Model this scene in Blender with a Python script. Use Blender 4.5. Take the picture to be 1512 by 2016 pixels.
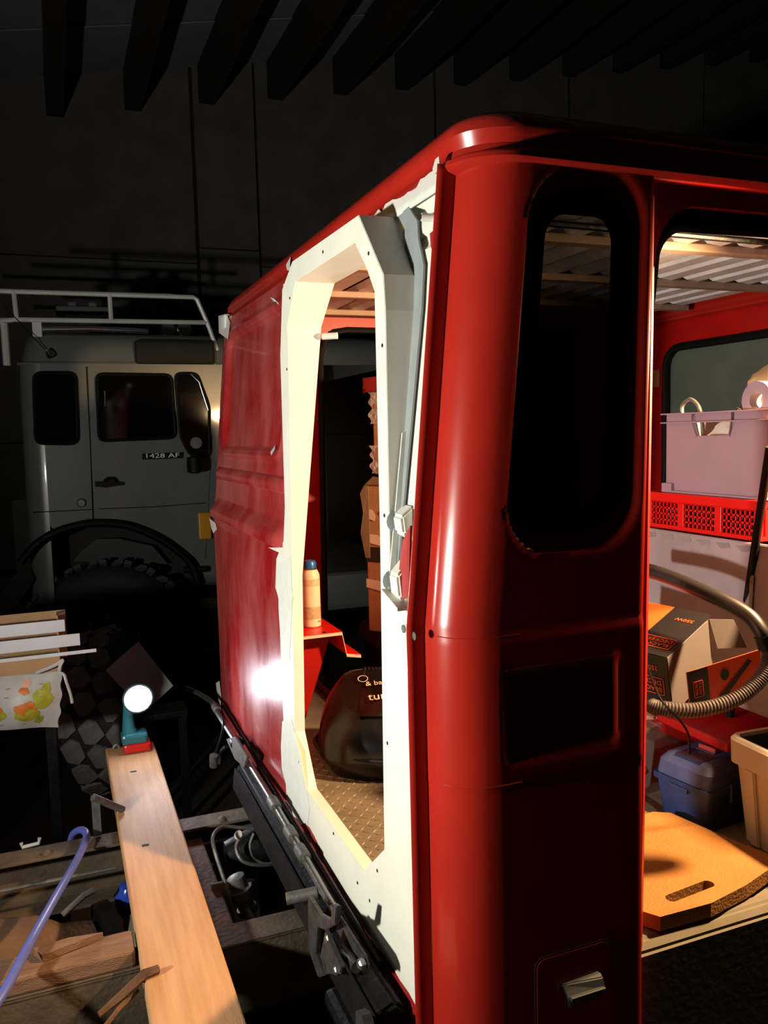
import bpy, bmesh, math, random
from mathutils import Vector, Matrix, Euler, geometry
import numpy as np
random.seed(7)
for o in list(bpy.data.objects): bpy.data.objects.remove(o)
S = bpy.context.scene
COL = S.collection
V = Vector

# ------------------------------------------------------------------ camera
FPX = 1630.0
CAM = V((0, 0, 2.1))
_y, _p, _r = math.radians(21.5), math.radians(-5.43), math.radians(1.5)
FW = V((math.sin(_y)*math.cos(_p), math.cos(_y)*math.cos(_p), math.sin(_p)))
R0 = V((math.cos(_y), -math.sin(_y), 0)); U0 = R0.cross(FW)
UP = U0*math.cos(_r) + R0*math.sin(_r); RT = R0*math.cos(_r) - U0*math.sin(_r)
cd = bpy.data.cameras.new('camera'); cam = bpy.data.objects.new('camera', cd); COL.objects.link(cam)
cd.sensor_fit = 'HORIZONTAL'; cd.sensor_width = 36; cd.lens = FPX/1512*36
cd.clip_start = 0.05; cd.clip_end = 60
cam.matrix_world = Matrix((( RT.x, UP.x, -FW.x, CAM.x), (RT.y, UP.y, -FW.y, CAM.y), (RT.z, UP.z, -FW.z, CAM.z), (0, 0, 0, 1)))
S.camera = cam
def P(x, y, ax, v):            # point where a photo direction meets an axis plane
    d = FW + RT*((x-756)/FPX) - UP*((y-1008)/FPX)
    i = 'XYZ'.index(ax); t = (v-CAM[i])/d[i]
    return CAM + d*t
def D(x, y, dep):              # point at a given distance along the view depth
    return CAM + (FW + RT*((x-756)/FPX) - UP*((y-1008)/FPX))*dep

# ------------------------------------------------------------------ light
S.view_settings.view_transform = 'Standard'; S.view_settings.look = 'None'
S.view_settings.exposure = 0.0; S.view_settings.gamma = 1.0; S.view_settings.use_curve_mapping = False
W = bpy.data.worlds.new('night'); S.world = W; W.use_nodes = True
W.node_tree.nodes['Background'].inputs[0].default_value = (0.75, 0.85, 1.0, 1)
W.node_tree.nodes['Background'].inputs[1].default_value = 0.0
def light(name, kind, loc, energy, col, radius=.06, target=None, angle=90, blend=.4):
    l = bpy.data.lights.new(name, kind); l.energy = energy; l.color = col
    l.shadow_soft_size = radius
    o = bpy.data.objects.new(name, l); COL.objects.link(o); o.location = loc
    if kind == 'SPOT': l.spot_size = math.radians(angle); l.spot_blend = blend
    if target: o.rotation_euler = (V(target)-V(loc)).to_track_quat('-Z', 'Y').to_euler()
    return o
light('work_lamp_left_offscreen', 'SPOT', (-1.35, 1.288, 1.74), 300, (1.0, .95, .84), .06, (.64, 2.05, 2.75), 150, .85)
light('cab_lamp_right_offscreen', 'SPOT', (1.92, 1.335, 2.36), 330, (1.0, .62, .30), .05, (1.05, 2.2, 1.55), 128, .4)

# ------------------------------------------------------------------ materials
def lin(h):
    h = h.lstrip('#'); c = [int(h[i:i+2], 16)/255 for i in (0, 2, 4)]
    return tuple(x/12.92 if x <= .04045 else ((x+.055)/1.055)**2.4 for x in c)
MATS = {}
def mat(name, col, rough=.5, metal=0., var=.15, scale=6., bump=0., bscale=60., col2=None, mix=.5, coat=0., trans=0., alpha=1., emit=None, stretch=None, spec=.5, rvar=0.):
    if name in MATS: return MATS[name]
    m = bpy.data.materials.new(name); m.use_nodes = True; nt = m.node_tree; N = nt.nodes; L = nt.links
    b = N['Principled BSDF']
    c = lin(col) if isinstance(col, str) else col
    c2 = lin(col2) if isinstance(col2, str) else (col2 or tuple(min(1, x*(1+var)) for x in c))
    c1 = c if col2 else tuple(x*(1-var) for x in c)
    tc = N.new('ShaderNodeTexCoord'); mp = N.new('ShaderNodeMapping')
    L.new(tc.outputs['Object'], mp.inputs['Vector'])
    if stretch: mp.inputs['Scale'].default_value = stretch
    nz = N.new('ShaderNodeTexNoise'); nz.inputs['Scale'].default_value = scale; nz.inputs['Detail'].default_value = 6
    nz.inputs['Roughness'].default_value = .6
    L.new(mp.outputs[0], nz.inputs['Vector'])
    rp = N.new('ShaderNodeValToRGB'); rp.color_ramp.elements[0].position = max(0, mix-.2); rp.color_ramp.elements[1].position = min(1, mix+.2)
    rp.color_ramp.elements[0].color = (*c1, 1); rp.color_ramp.elements[1].color = (*c2, 1)
    L.new(nz.outputs['Fac'], rp.inputs['Fac']); L.new(rp.outputs['Color'], b.inputs['Base Color'])
    b.inputs['Roughness'].default_value = rough; b.inputs['Metallic'].default_value = metal
    b.inputs['Specular IOR Level'].default_value = spec
    if rvar:
        mr = N.new('ShaderNodeMapRange'); mr.inputs[1].default_value = .3; mr.inputs[2].default_value = .7
        mr.inputs[3].default_value = max(.02, rough-rvar); mr.inputs[4].default_value = min(1, rough+rvar)
        L.new(nz.outputs['Fac'], mr.inputs[0]); L.new(mr.outputs[0], b.inputs['Roughness'])
    if coat: b.inputs['Coat Weight'].default_value = coat; b.inputs['Coat Roughness'].default_value = .06
    if trans: b.inputs['Transmission Weight'].default_value = trans
    if alpha < 1: b.inputs['Alpha'].default_value = alpha
    if bump:
        n2 = N.new('ShaderNodeTexNoise'); n2.inputs['Scale'].default_value = bscale; n2.inputs['Detail'].default_value = 5
        L.new(mp.outputs[0], n2.inputs['Vector'])
        bp = N.new('ShaderNodeBump'); bp.inputs['Strength'].default_value = bump; bp.inputs['Distance'].default_value = .01
        L.new(n2.outputs['Fac'], bp.inputs['Height']); L.new(bp.outputs[0], b.inputs['Normal'])
    if emit:
        b.inputs['Emission Color'].default_value = (*emit[0], 1); b.inputs['Emission Strength'].default_value = emit[1]
    MATS[name] = m; return m

RED = mat('red_paint', '#a3241a', .25, var=.12, scale=3, coat=.5)
REDF = mat('faded_red_paint', '#96191a', .30, col2='#b05a58', mix=.58, scale=3.2, stretch=(1, 1.3, .65), rvar=.1, coat=.25)
REDIN = mat('red_inner_paint', '#a8100c', .4, var=.2)
WHITE = mat('white_primer', '#d9dace', .5, var=.05, scale=9)
WHITE2 = mat('cream_primer', '#d9d8cc', .5, var=.05, scale=9)
GREYP = mat('grey_filler', '#868e8f', .6, var=.12, scale=20)
PATCH = mat('pale_filler', '#cfd4cd', .6, var=.06, scale=30)
RUB = mat('black_rubber', '#0b0b0c', .6, var=.3, spec=.2)
DARK = mat('dark_steel', '#1f2022', .45, .6, var=.4, scale=20, bump=.2)
MATB = mat('matt_black', '#121011', .7, var=.2)
BLK = mat('black_plastic', '#0d0c0c', .25, var=.3)
STEEL = mat('bare_steel', '#8d8d8a', .35, .9, var=.3, scale=25, bump=.1)
GREYST = mat('dull_grey_steel', '#6d6d6a', .5, .5, var=.3, scale=25, bump=.2)
DARKG = mat('grimy_steel', '#454546', .45, .5, var=.4, scale=25, bump=.3)
RUST = mat('rusty_steel', '#4d3324', .75, .2, col2='#7b5a40', scale=14, bump=.4)
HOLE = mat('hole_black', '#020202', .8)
GLASS = mat('tinted_glass', '#0c0d09', .03, alpha=.86, spec=.6)
PINE = mat('pine_wood', '#b08257', .65, col2='#c89d72', scale=3, stretch=(14, 1, 8), bump=.15, bscale=30)
OLDW = mat('old_wood', '#6d4d38', .8, col2='#8d6b50', scale=4, stretch=(2, 10, 10), bump=.5, bscale=40)
CARD = mat('cardboard', '#a5835f', .8, var=.12, scale=12, bump=.1)
CARDD = mat('dull_cardboard', '#7d6e58', .85, var=.12, scale=12, bump=.1)
TAPE = mat('clear_tape', '#d9d2c6', .25, var=.1)
LILAC = mat('lilac_grey_plastic', '#977e8c', .45, var=.05)
REDPL = mat('red_plastic', '#d01512', .35, var=.08)
BLUEPL = mat('blue_plastic', '#27335f', .45, var=.2, scale=15)
BLUEH = mat('blue_hose', '#5a66b8', .4, var=.1, scale=40)
OFFW = mat('offwhite_plastic', '#cfc4b4', .5, var=.06)
ORANGE = mat('orange_print', '#e8541c', .45, var=.06)
BLACKP = mat('black_print', '#161315', .4, var=.2)
PAPER = mat('paper_white', '#c9c4bd', .6, var=.06)
MATF = mat('yellow_foam', '#93602a', .8, col2='#a97434', scale=5, bump=.4, bscale=150)
DUST = mat('dusty_grey_metal', '#6e6756', .7, .1, var=.15, scale=9, bump=.06)
TRUCKG = mat('grey_truck_paint', '#5e6563', .3, var=.08, scale=3, coat=.3)
TYRE = mat('tyre_rubber', '#26262a', .8, var=.3, scale=18, bump=.3)
TREAD = mat('tread_rubber', '#7b7877', .8, var=.25, scale=22, bump=.4)
CHROME = mat('chrome', '#c9c9c9', .2, 1., var=.05)
PIPEW = mat('white_rail', '#c9cbc9', .4, .1, var=.1)
CONC = mat('concrete', '#5c5b57', .9, var=.2, scale=3, bump=.4, bscale=30)
CONCF = mat('concrete_floor', '#38342f', .85, var=.3, scale=2.5, bump=.4, bscale=30)
FIBRE = mat('fibre_cement', '#7d838a', .9, var=.12, scale=3)
RAFT = mat('dark_timber', '#241f1c', .9, var=.3, scale=4)
SLAT = mat('ceiling_slat_grey', '#cfccca', .45, .0, var=.2, scale=7)
SLATW = mat('ceiling_batten_wood', '#9c8474', .6, var=.2, scale=7)
FOIL = mat('insulation_brown', '#3a1d18', .8, var=.4, scale=15)
CLEAR = mat('cloudy_clear_plastic', '#a8a2a0', .3, alpha=.45, var=.1)
BAG = mat('plastic_bag_beige', '#b79d78', .4, var=.15, scale=8, bump=.7, bscale=9)
TEAL = mat('teal_plastic', '#2b6f7c', .3, var=.08)
GREEN = mat('green_grey_paint', '#74877a', .6, var=.1)
LAMP = mat('lamp_lens', '#ffffff', .3, emit=((.93, .93, 1.0), 60.))
AMBER = mat('amber_plastic', '#c98a1a', .4, var=.1)
MIRR = mat('dark_window_glass', '#070809', .06, spec=.4, var=.1)
PANEL = mat('grey_board', '#9c9096', .55, col2='#857a80', scale=6)
BADGE = mat('badge_silver', '#e4e6e6', .5)
FRUITO = mat('fruit_orange', '#d27426', .5, var=.2, scale=30)
FRUITG = mat('fruit_green', '#a3a331', .5, var=.25, scale=30)
SHEET = mat('grey_sheet', '#a9a7a4', .5, var=.1, alpha=.92)
DIAM = mat('tread_plate', '#8f8474', .5, .25, var=.2, scale=10, bump=.2)
ALU = mat('aluminium', '#d8dae2', .3, .2, var=.06)

# ------------------------------------------------------------------ helpers
LOCAL = {}
def thing(name, label, cat, loc=(0, 0, 0), rot=None, group=None, local=False, kind=None):
    o = bpy.data.objects.new(name, None); COL.objects.link(o); o.location = loc
    o.empty_display_size = .05
    if rot is not None: o.rotation_euler = rot; local = True
    if label: o['label'] = label
    if cat: o['category'] = cat
    if group: o['group'] = group
    if kind: o['kind'] = kind
    LOCAL[o.name] = None if local else V(loc)
    return o
def tag(o, label, cat, group=None, kind=None):
    if label: o['label'] = label
    if cat: o['category'] = cat
    if group: o['group'] = group
    if kind: o['kind'] = kind
    return o
def rootof(p):
    while p.parent: p = p.parent
    return p
def link(name, me, m, parent=None, smooth=False):
    if m is not None:
        me.materials.clear(); me.materials.append(m)
    if smooth:
        for p in me.polygons: p.use_smooth = True
        me.set_sharp_from_angle(angle=math.radians(38))
    o = bpy.data.objects.new(name, me); COL.objects.link(o)
    if parent:
        o.parent = parent
        off = LOCAL.get(rootof(parent).name)
        if off is not None and off.length > 0 and not me.get('shared'): me.transform(Matrix.Translation(-off))
    return o
def mesh(name, vs, fs, m, parent=None, smooth=False):
    me = bpy.data.meshes.new(name); me.from_pydata([tuple(v) for v in vs], [], fs)
    bm = bmesh.new(); bm.from_mesh(me); bmesh.ops.recalc_face_normals(bm, faces=bm.faces); bm.to_mesh(me); bm.free()
    me.update()
    return link(name, me, m, parent, smooth)
def finish(name, bm, m, parent=None, smooth=False):
    bmesh.ops.recalc_face_normals(bm, faces=bm.faces)
    me = bpy.data.meshes.new(name); bm.to_mesh(me); bm.free()
    return link(name, me, m, parent, smooth)
def addbox(bm, c, s, rot=None, bev=0., seg=2, taper=1.):
    r = bmesh.ops.create_cube(bm, size=1.)
    vs = r['verts']
    for v in vs:
        k = taper if v.co.z < 0 else 1.
        v.co = V((v.co.x*s[0]*k, v.co.y*s[1]*k, v.co.z*s[2]))
    if bev:
        es = set(e for v in vs for e in v.link_edges)
        rr = bmesh.ops.bevel(bm, geom=list(es), offset=bev, segments=seg, affect='EDGES', profile=.5)
        vs = list(set(vs) & set(bm.verts)) + [v for v in rr['verts']]
        vs = list(set(v for v in vs if v.is_valid))
    M = Matrix.Translation(V(c)) @ (rot.to_matrix().to_4x4() if rot is not None else Matrix())
    for v in vs: v.co = M @ v.co
    return vs
def box(name, c, s, m, parent=None, rot=None, bev=.003, seg=2, taper=1.):
    bm = bmesh.new(); addbox(bm, c, s, rot, bev, seg, taper)
    return finish(name, bm, m, parent)
def bx(name, lo, hi, m, parent=None, bev=.003):
    lo, hi = V(lo), V(hi)
    return box(name, (lo+hi)/2, [abs(a) for a in (hi-lo)], m, parent, None, bev)
def spline(pts, n=8):
    pts = [V(p) for p in pts]
    if len(pts) < 3: return pts
    out = []
    for i in range(len(pts)-1):
        p0 = pts[max(i-1, 0)]; p1 = pts[i]; p2 = pts[i+1]; p3 = pts[min(i+2, len(pts)-1)]
        for k in range(n):
            t = k/n
            out.append(.5*((2*p1)+(p2-p0)*t+(2*p0-5*p1+4*p2-p3)*t*t+(3*p1-p0-3*p2+p3)*t**3))
    return out+[pts[-1]]
def addtube(bm, pts, r, seg=10, ribs=0.):
    pts = [V(p) for p in pts]; rings = []
    ref = None
    for i, p in enumerate(pts):
        t = (pts[min(i+1, len(pts)-1)]-pts[max(i-1, 0)])
        if t.length < 1e-9: t = V((0, 0, 1))
        t.normalize()
        if ref is None:
            ref = t.cross(V((0, 0, 1)))
            if ref.length < .1: ref = t.cross(V((1, 0, 0)))
        ref = (ref - t*ref.dot(t)).normalized(); b = t.cross(ref)
        rr = r[i] if isinstance(r, (list, tuple)) else r
        if ribs and i % 2: rr *= 1-ribs
        rings.append([bm.verts.new(p + (ref*math.cos(2*math.pi*k/seg)+b*math.sin(2*math.pi*k/seg))*rr) for k in range(seg)])
    for a, c in zip(rings, rings[1:]):
        for k in range(seg): bm.faces.new((a[k], a[(k+1) % seg], c[(k+1) % seg], c[k]))
    bm.faces.new(rings[0][::-1]); bm.faces.new(rings[-1])
def tube(name, pts, r, m, parent=None, seg=10, sm=0, ribs=0.):
    bm = bmesh.new(); addtube(bm, spline(pts, sm) if sm else pts, r, seg, ribs)
    return finish(name, bm, m, parent, True)
def lathe(name, prof, m, parent=None, o=(0, 0, 0), ax=(0, 0, 1), seg=32, smooth=True, cap=True):
    ax = V(ax).normalized(); q = V((0, 0, 1)).rotation_difference(ax); bm = bmesh.new(); rings = []
    for r, h in prof:
        rings.append([bm.verts.new(V(o)+q @ V((r*math.cos(2*math.pi*k/seg), r*math.sin(2*math.pi*k/seg), h))) for k in range(seg)])
    for a, c in zip(rings, rings[1:]):
        for k in range(seg): bm.faces.new((a[k], a[(k+1) % seg], c[(k+1) % seg], c[k]))
    if cap: bm.faces.new(rings[0][::-1]); bm.faces.new(rings[-1])
    return finish(name, bm, m, parent, smooth)
def prism(name, poly, d, m, parent=None, holes=(), bev=0.):
    """poly: 3-D points of a flat outline; d: thickness vector."""
    loops = [[V(p) for p in poly]]+[[V(p) for p in h] for h in holes]
    flat = [p for l in loops for p in l]; n = len(flat)
    tri = geometry.tessellate_polygon(loops)
    d = V(d); vs = flat+[p+d for p in flat]; fs = [tuple(t) for t in tri]+[tuple(i+n for i in t[::-1]) for t in tri]
    s = 0
    for l in loops:
        k = len(l)
        for i in range(k): fs.append((s+i, s+(i+1) % k, s+(i+1) % k+n, s+i+n))
        s += k
    o = mesh(name, vs, fs, m, parent)
    if bev:
        bm = bmesh.new(); bm.from_mesh(o.data)
        bmesh.ops.dissolve_limit(bm, angle_limit=.01, verts=bm.verts, edges=bm.edges)
        bmesh.ops.bevel(bm, geom=[e for e in bm.edges if len(e.link_faces) == 2 and e.calc_face_angle(0) > .5], offset=bev, segments=2, affect='EDGES')
        bm.to_mesh(o.data); bm.free()
    return o
def rrect(a0, a1, b0, b1, r, n=6):
    pts = []
    for cx, cy, s in ((a1-r, b1-r, 0), (a0+r, b1-r, 90), (a0+r, b0+r, 180), (a1-r, b0+r, 270)):
        for k in range(n+1):
            t = math.radians(s+90*k/n); pts.append((cx+r*math.cos(t), cy+r*math.sin(t)))
    return pts
def strip(name, A, B, m, parent=None, smooth=False, closed=False):
    n = len(A); fs = [(i, (i+1) % n, (i+1) % n+n, i+n) for i in range(n if closed else n-1)]
    return mesh(name, list(A)+list(B), fs, m, parent, smooth)
def solid(o, t, off=-1):
    md = o.modifiers.new('thickness', 'SOLIDIFY'); md.thickness = t; md.offset = off; return o
def text(name, s, o, right, up, size, m, parent=None, ext=.0004, align='LEFT', sx=1.):
    cu = bpy.data.curves.new(name, 'FONT'); cu.body = s; cu.size = size; cu.extrude = ext; cu.align_x = align; cu.resolution_u = 2
    t = bpy.data.objects.new(name+'_tmp', cu); COL.objects.link(t)
    dg = bpy.context.evaluated_depsgraph_get(); me = bpy.data.meshes.new_from_object(t.evaluated_get(dg))
    bpy.data.objects.remove(t)
    r = V(right).normalized(); u = (V(up)-r*V(up).dot(r)).normalized(); n = r.cross(u)
    me.transform(Matrix(((r.x*sx, u.x, n.x, o[0]), (r.y*sx, u.y, n.y, o[1]), (r.z*sx, u.z, n.z, o[2]), (0, 0, 0, 1))))
    me.name = name
    return link(name, me, m, parent)
def surf(name, fn, nu, nv, m, parent=None, smooth=True, keep=None):
    vs = [fn(i/(nu-1), j/(nv-1)) for j in range(nv) for i in range(nu)]
    fs = []
    for j in range(nv-1):
        for i in range(nu-1):
            if keep and not keep((i+.5)/(nu-1), (j+.5)/(nv-1)): continue
            a = j*nu+i; fs.append((a, a+1, a+nu+1, a+nu))
    return mesh(name, vs, fs, m, parent, smooth)
def shared(name, bm):
    bmesh.ops.recalc_face_normals(bm, faces=bm.faces)
    me = bpy.data.meshes.new(name); bm.to_mesh(me); bm.free(); me['shared'] = 1; return me
def inst(name, me, M, parent, m=None):
    if m is not None and not me.materials: me.materials.append(m)
    o = bpy.data.objects.new(name, me); COL.objects.link(o); o.parent = parent
    off = LOCAL.get(rootof(parent).name)
    o.matrix_local = (Matrix.Translation(-off) if off is not None else Matrix()) @ M
    return o
def sstep(a, b, x):
    t = min(1, max(0, (x-a)/(b-a))); return t*t*(3-2*t)

GZ = .11        # garage floor level
# ------------------------------------------------------------------ garage
YW = 9.6
def cz(x): return 5.86+.19*x
def struct(o): o['kind'] = 'structure'; return o
struct(bx('floor', (-6, -5, GZ-.2), (11, YW+.3, GZ), CONCF, bev=0))
wb = thing('wall_back', None, None, (3, YW, GZ), kind='structure')
mesh('backing', [(-6, YW+.02, GZ), (11, YW+.02, GZ), (11, YW+.02, cz(11)), (-6, YW+.02, cz(-6))], [(0, 1, 2, 3)], RAFT, wb)
xs = [-6, -3.4, -.9, 1.62, 2.33, 4.6, 6.55, 8.8, 11]
zs0 = [GZ, 2.2, 4.08]
for i in range(len(xs)-1):
    zr = [GZ, 2.1, 4.1+(.12 if i % 2 else -.05)]
    for j in range(3):
        a, b = xs[i]+.018, xs[i+1]-.018
        z0 = zr[j]+.008; z1a = (zr[j+1]-.008) if j < 2 else cz(a); z1b = (zr[j+1]-.008) if j < 2 else cz(b)
        dy = -.03 if i == 3 else 0.
        prism('concrete_panel', [(a, YW+dy, z0), (b, YW+dy, z0), (b, YW+dy, z1b), (a, YW+dy, z1a)], (0, .03, 0), CONC, wb)
wl = struct(bx('wall_left', (-6.2, -5, GZ), (-6, YW, 6.5), CONC, bev=0))
struct(bx('wall_front', (-6, -5.2, GZ), (11, -5, 8.4), CONC, bev=0))
wr = struct(bx('wall_right', (11, -5, GZ), (11.2, YW, 8.4), CONC, bev=0))
cl = thing('ceiling', None, None, (2, 4, 6), kind='structure')
mesh('roof_deck', [(-6.2, -5.2, cz(-6.2)+.02), (11.2, -5.2, cz(11.2)+.02), (11.2, YW+.3, cz(11.2)+.02), (-6.2, YW+.3, cz(-6.2)+.02)], [(0, 1, 2, 3)], RAFT, cl)
for k in range(12):                                             # overlapping roof sheets between the rafters
    y0 = YW-1.1*(k+1); y1 = YW-1.1*k+.04
    prism('roof_sheet', [(-6.1, y0, cz(-6.1)-.03), (11.1, y0, cz(11.1)-.03), (11.1, y1, cz(11.1)), (-6.1, y1, cz(-6.1))], (0, 0, .012), FIBRE, cl)
for k in range(-6, 14):
    x = .205+.79*k
    prism('rafter', [(x-.085, -5, cz(x)-.42), (x+.085, -5, cz(x)-.42), (x+.085, -5, cz(x)-.02), (x-.085, -5, cz(x)-.02)], (0, YW+5, 0), RAFT, cl)

# ------------------------------------------------------------------ red truck cab
YN, YF = 1.30, 3.50            # outer faces of the two cab sides
ZF = 1.03                       # cab floor
def wx(z): return .60+.098*max(0, z-1.74)
cab = thing('truck_cab', 'red truck cab with a white primed pass-through cut into its rear wall', 'truck', (1.6, 2.4, .95))

# rear wall, far panel with pressed ribs and a sunk window panel
def rear_x(Y, z):
    x = wx(z)
    e = sstep(2.28, 2.36, Y)*(1-sstep(3.40, 3.44, Y))
    def ridge(c, w): 
        d = abs(z-c)/w
        return math.sqrt(max(0, 1-d*d))
    x -= .016*ridge(1.955, .024)*e
    up = sstep(1.772, 1.782, z)*(1-sstep(1.80, 1.86, z))
    x -= .032*up*e
    # sunk panel
    dy = max(2.44-Y, Y-3.36); dz = max(2.06-z, z-2.49)
    d = math.hypot(max(dy+.05, 0), max(dz+.05, 0)) - .05 if (dy > -.05 or dz > -.05) else max(dy, dz)
    x += .016*(1-sstep(-.008, .008, d))-.006*(1-sstep(.0, .022, abs(d-.022)))
    x += .02*max(0, (1.74-z))*0
    # crowned sheet below the waist
    x -= .014*math.sin(math.pi*min(1, max(0, (Y-2.2)/1.3)))*(1-sstep(1.6, 1.78, z))
    return x
ny, nz_ = 130, 420
o = surf('rear_panel', lambda a, b: (rear_x(2.262+a*1.208, .93+b*1.65), 2.262+a*1.208, .93+b*1.65), ny, nz_, REDF, cab)
solid(o, .003, 1)
# far rounded corner of the cab
def farc(a, b):
    z = .93+b*1.65; t = math.radians(90*a); return (wx(z)+.09*(1-math.cos(t))+.0, 3.47+.05*math.sin(t), z)
solid(surf('corner_panel', farc, 10, 60, RED, cab), .003)
# drip flange at the far rear corner
box('corner_cap', (.682, 3.44, 2.57), (.03, .07, .06), PATCH, cab, bev=.01)
# near upper strip and top band of rear wall (white primed)
def keep_primed(Y, z):      # outside the octagonal opening, with a small margin
    if Y < 1.515 or z > 2.505: return True
    if Y < 1.64: return z > 2.375+(Y-1.527)*1.095+.02
    if Y > 2.08: return z > 2.492-(Y-2.086)*1.1+.02
    return False
def nearx(Y, z):
    x = wx(z)
    x += .018*sstep(2.50, 2.515, z)*(1-sstep(2.53, 2.545, z))
    x += .010*sstep(2.44, 2.452, z)*(1-sstep(2.47, 2.48, z))
    return x
solid(surf('rear_panel_primed', lambda a, b: (nearx(1.392+a*.82, 1.74+b*.83)+.004, 1.392+a*.82, 1.74+b*.83), 110, 110, WHITE, cab,
     keep=lambda a, b: keep_primed(1.392+a*.82, 1.74+b*.83)), .003)
solid(surf('rear_top_rail', lambda a, b: (wx(2.545)-.004+.006*b, 1.392+a*.75, 2.535+b*.035), 30, 3, PATCH, cab), .004)

# white ring plate with octagonal opening
hole = [(1.632, 2.49), (1.568, 2.428), (1.527, 2.375), (1.532, 1.903), (1.556, 1.228), (1.688, 1.115), (2.150, 1.117), (2.255, 1.248), (2.222, 1.709), (2.182, 2.256), (2.178, 2.39), (2.086, 2.492)]
plate = [(1.393, .955), (1.393, 1.765), (1.486, 1.781), (1.475, 2.331), (1.481, 2.398), (1.606, 2.537), (2.103, 2.544), (2.212, 2.492), (2.259, 2.32), (2.271, 1.9), (2.30, 1.80), (2.393, 1.736), (2.46, 1.5), (2.52, 1.14), (2.47, .985), (2.41, .955)]
XP = .594
ring = prism('pass_through_plate', [(XP, a, b) for a, b in plate], (.005, 0, 0), WHITE, cab, holes=[[(XP, a, b) for a, b in hole]])
hA = [(XP+.0005, a, b) for a, b in hole]
hB = [(max(.622, wx(b)+.024+.012*max(0, b-2.3)), a, b) for a, b in hole]
solid(strip('opening_jamb', hA, hB, WHITE2, cab, closed=True), .003, 0)
oA = [(1.486, 1.781), (1.475, 2.331), (1.481, 2.398), (1.606, 2.537)]
solid(strip('ring_return', [(XP+.001, a, b) for a, b in oA], [(wx(b)+.004, a+.012*0, b) for a, b in oA], WHITE2, cab), .003, 0)
# bent flange, dull filler, following the return on the wall
fl = [(1.490, 1.80), (1.482, 2.331), (1.488, 2.40), (1.540, 2.465), (1.545, 2.50), (1.585, 2.535)]
fr = [(1.466, 1.80), (1.432, 2.331), (1.436, 2.41), (1.470, 2.465), (1.480, 2.50), (1.53, 2.54)]
solid(strip('return_flange', [(wx(b)-.002, a, b) for a, b in fl], [(wx(b)-.004, a, b) for a, b in fr], GREYP, cab), .004, -1)
# cut ends of the two pressed ribs beside the ring
for zc, h in ((1.93, .035), (1.815, .045)):
    X0 = wx(zc)
    prism('rib_end', [(X0+.004, 1.468, zc-h), (X0-.022, 1.462, zc-h*.55), (X0-.026, 1.462, zc+h*.4), (X0+.004, 1.47, zc+h)], (0, -.045, 0), WHITE, cab, bev=.005)
    lathe('rib_mouth', [(.012, 0), (.022, .004), (.02, .006)], GREYP, cab, (X0-.012, 1.469, zc), (0, 1, 0), 14)
fo = [(wx(2.1)-.006, 1.47, 2.10), (wx(2.1)-.02, 1.468, 2.09), (.588, 1.478, 1.80), (.598, 1.45, 1.80), (wx(2.1)-.006, 1.43, 2.10)]
prism('stiffener', [(wx(2.10)-.004, 1.474, 2.105), (.596, 1.474, 1.795), (.584, 1.474, 1.80), (wx(2.1)-.014, 1.474, 2.10)], (0, -.004, 0), PATCH, cab)
prism('waist_ledge', [(.570, 1.392, 1.772), (.575, 1.485, 1.792), (.6, 1.485, 1.792), (.6, 1.392, 1.772)], (0, 0, .006), WHITE2, cab)
prism('red_edge', [(.591, 1.388, 1.80), (.591, 1.428, 1.785), (.591, 1.436, 1.83), (.593, 1.415, 1.90), (.598, 1.388, 1.93)], (.004, 0, 0), REDF, cab)
prism('red_edge', [(wx(2.3)-.004, 1.388, 2.28), (wx(2.46)-.004, 1.388, 2.47), (wx(2.46)-.004, 1.425, 2.465), (wx(2.44)-.004, 1.418, 2.44), (wx(2.42)-.004, 1.402, 2.42)], (.004, 0, 0), REDF, cab)
tube('boss', [(wx(2.5)+.01, 1.422, 2.492), (wx(2.5)-.022, 1.43, 2.495)], .0075, WHITE, cab, 14)
lathe('boss_bore', [(.005, 0), (.004, .001)], HOLE, cab, (wx(2.5)-.0225, 1.43, 2.495), (-1, .2, 0), 10)
tube('peg', [(.69, 2.172, 2.365), (.725, 2.15, 2.365)], .009, WHITE2, cab, 12)
for px, py in [(636, 496), (726, 499), (753, 680), (571, 587), (565, 727), (757, 1015), (763, 1463), (657, 1641), (589, 1500), (743, 1714), (704, 1738), (728, 1773), (801, 1971)]:
    c = P(px, py, 'X', XP); lathe('screw_hole', [(.0042, 0), (.003, .0008)], HOLE, cab, (XP-.0006, c.y, c.z), (-1, 0, 0), 8)
for px, py in [(796, 1238), (818, 1252)]:
    c = P(px, py, 'X', XP); lathe('bolt_head', [(.008, 0), (.008, .002), (.005, .003)], GREYST, cab, (XP-.001, c.y, c.z), (-1, 0, 0), 12)
# filler and primer smears
def smear(name, px, X, m, jag=0.):
    pts = []
    for i, (x, y) in enumerate(px):
        c = P(x, y, 'X', X); zz = c.z
        for _ in range(3):
            X2 = X if X is not None else wx(zz); c = P(x, y, 'X', X2)
        pts.append(c)
    return prism(name, pts, (-.0009, 0, 0), m, cab)
smear('filler_patch', [(556, 1420), (574, 1415), (580, 1440), (590, 1480), (602, 1545), (610, 1590), (606, 1625), (595, 1618), (580, 1580), (562, 1540), (552, 1500)], XP-.0003, PATCH)
smear('filler_patch', [(548, 1110), (572, 1095), (576, 1180), (570, 1300), (556, 1310), (549, 1200)], XP-.0003, PATCH)
def rsmear(px, m=PAPER):
    pts = []
    for x, y in px:
        X = .6
        for _ in range(6):
            c = P(x, y, 'X', X); X = rear_x(c.y, c.z)-.003
        pts.append(P(x, y, 'X', X))
    n = len(pts); c = sum(pts, V())/n
    vs = pts+[c+V((-.001, 0, 0))]
    return mesh('primer_smear', vs, [(i, (i+1) % n, n) for i in range(n)], m, cab)
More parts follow.
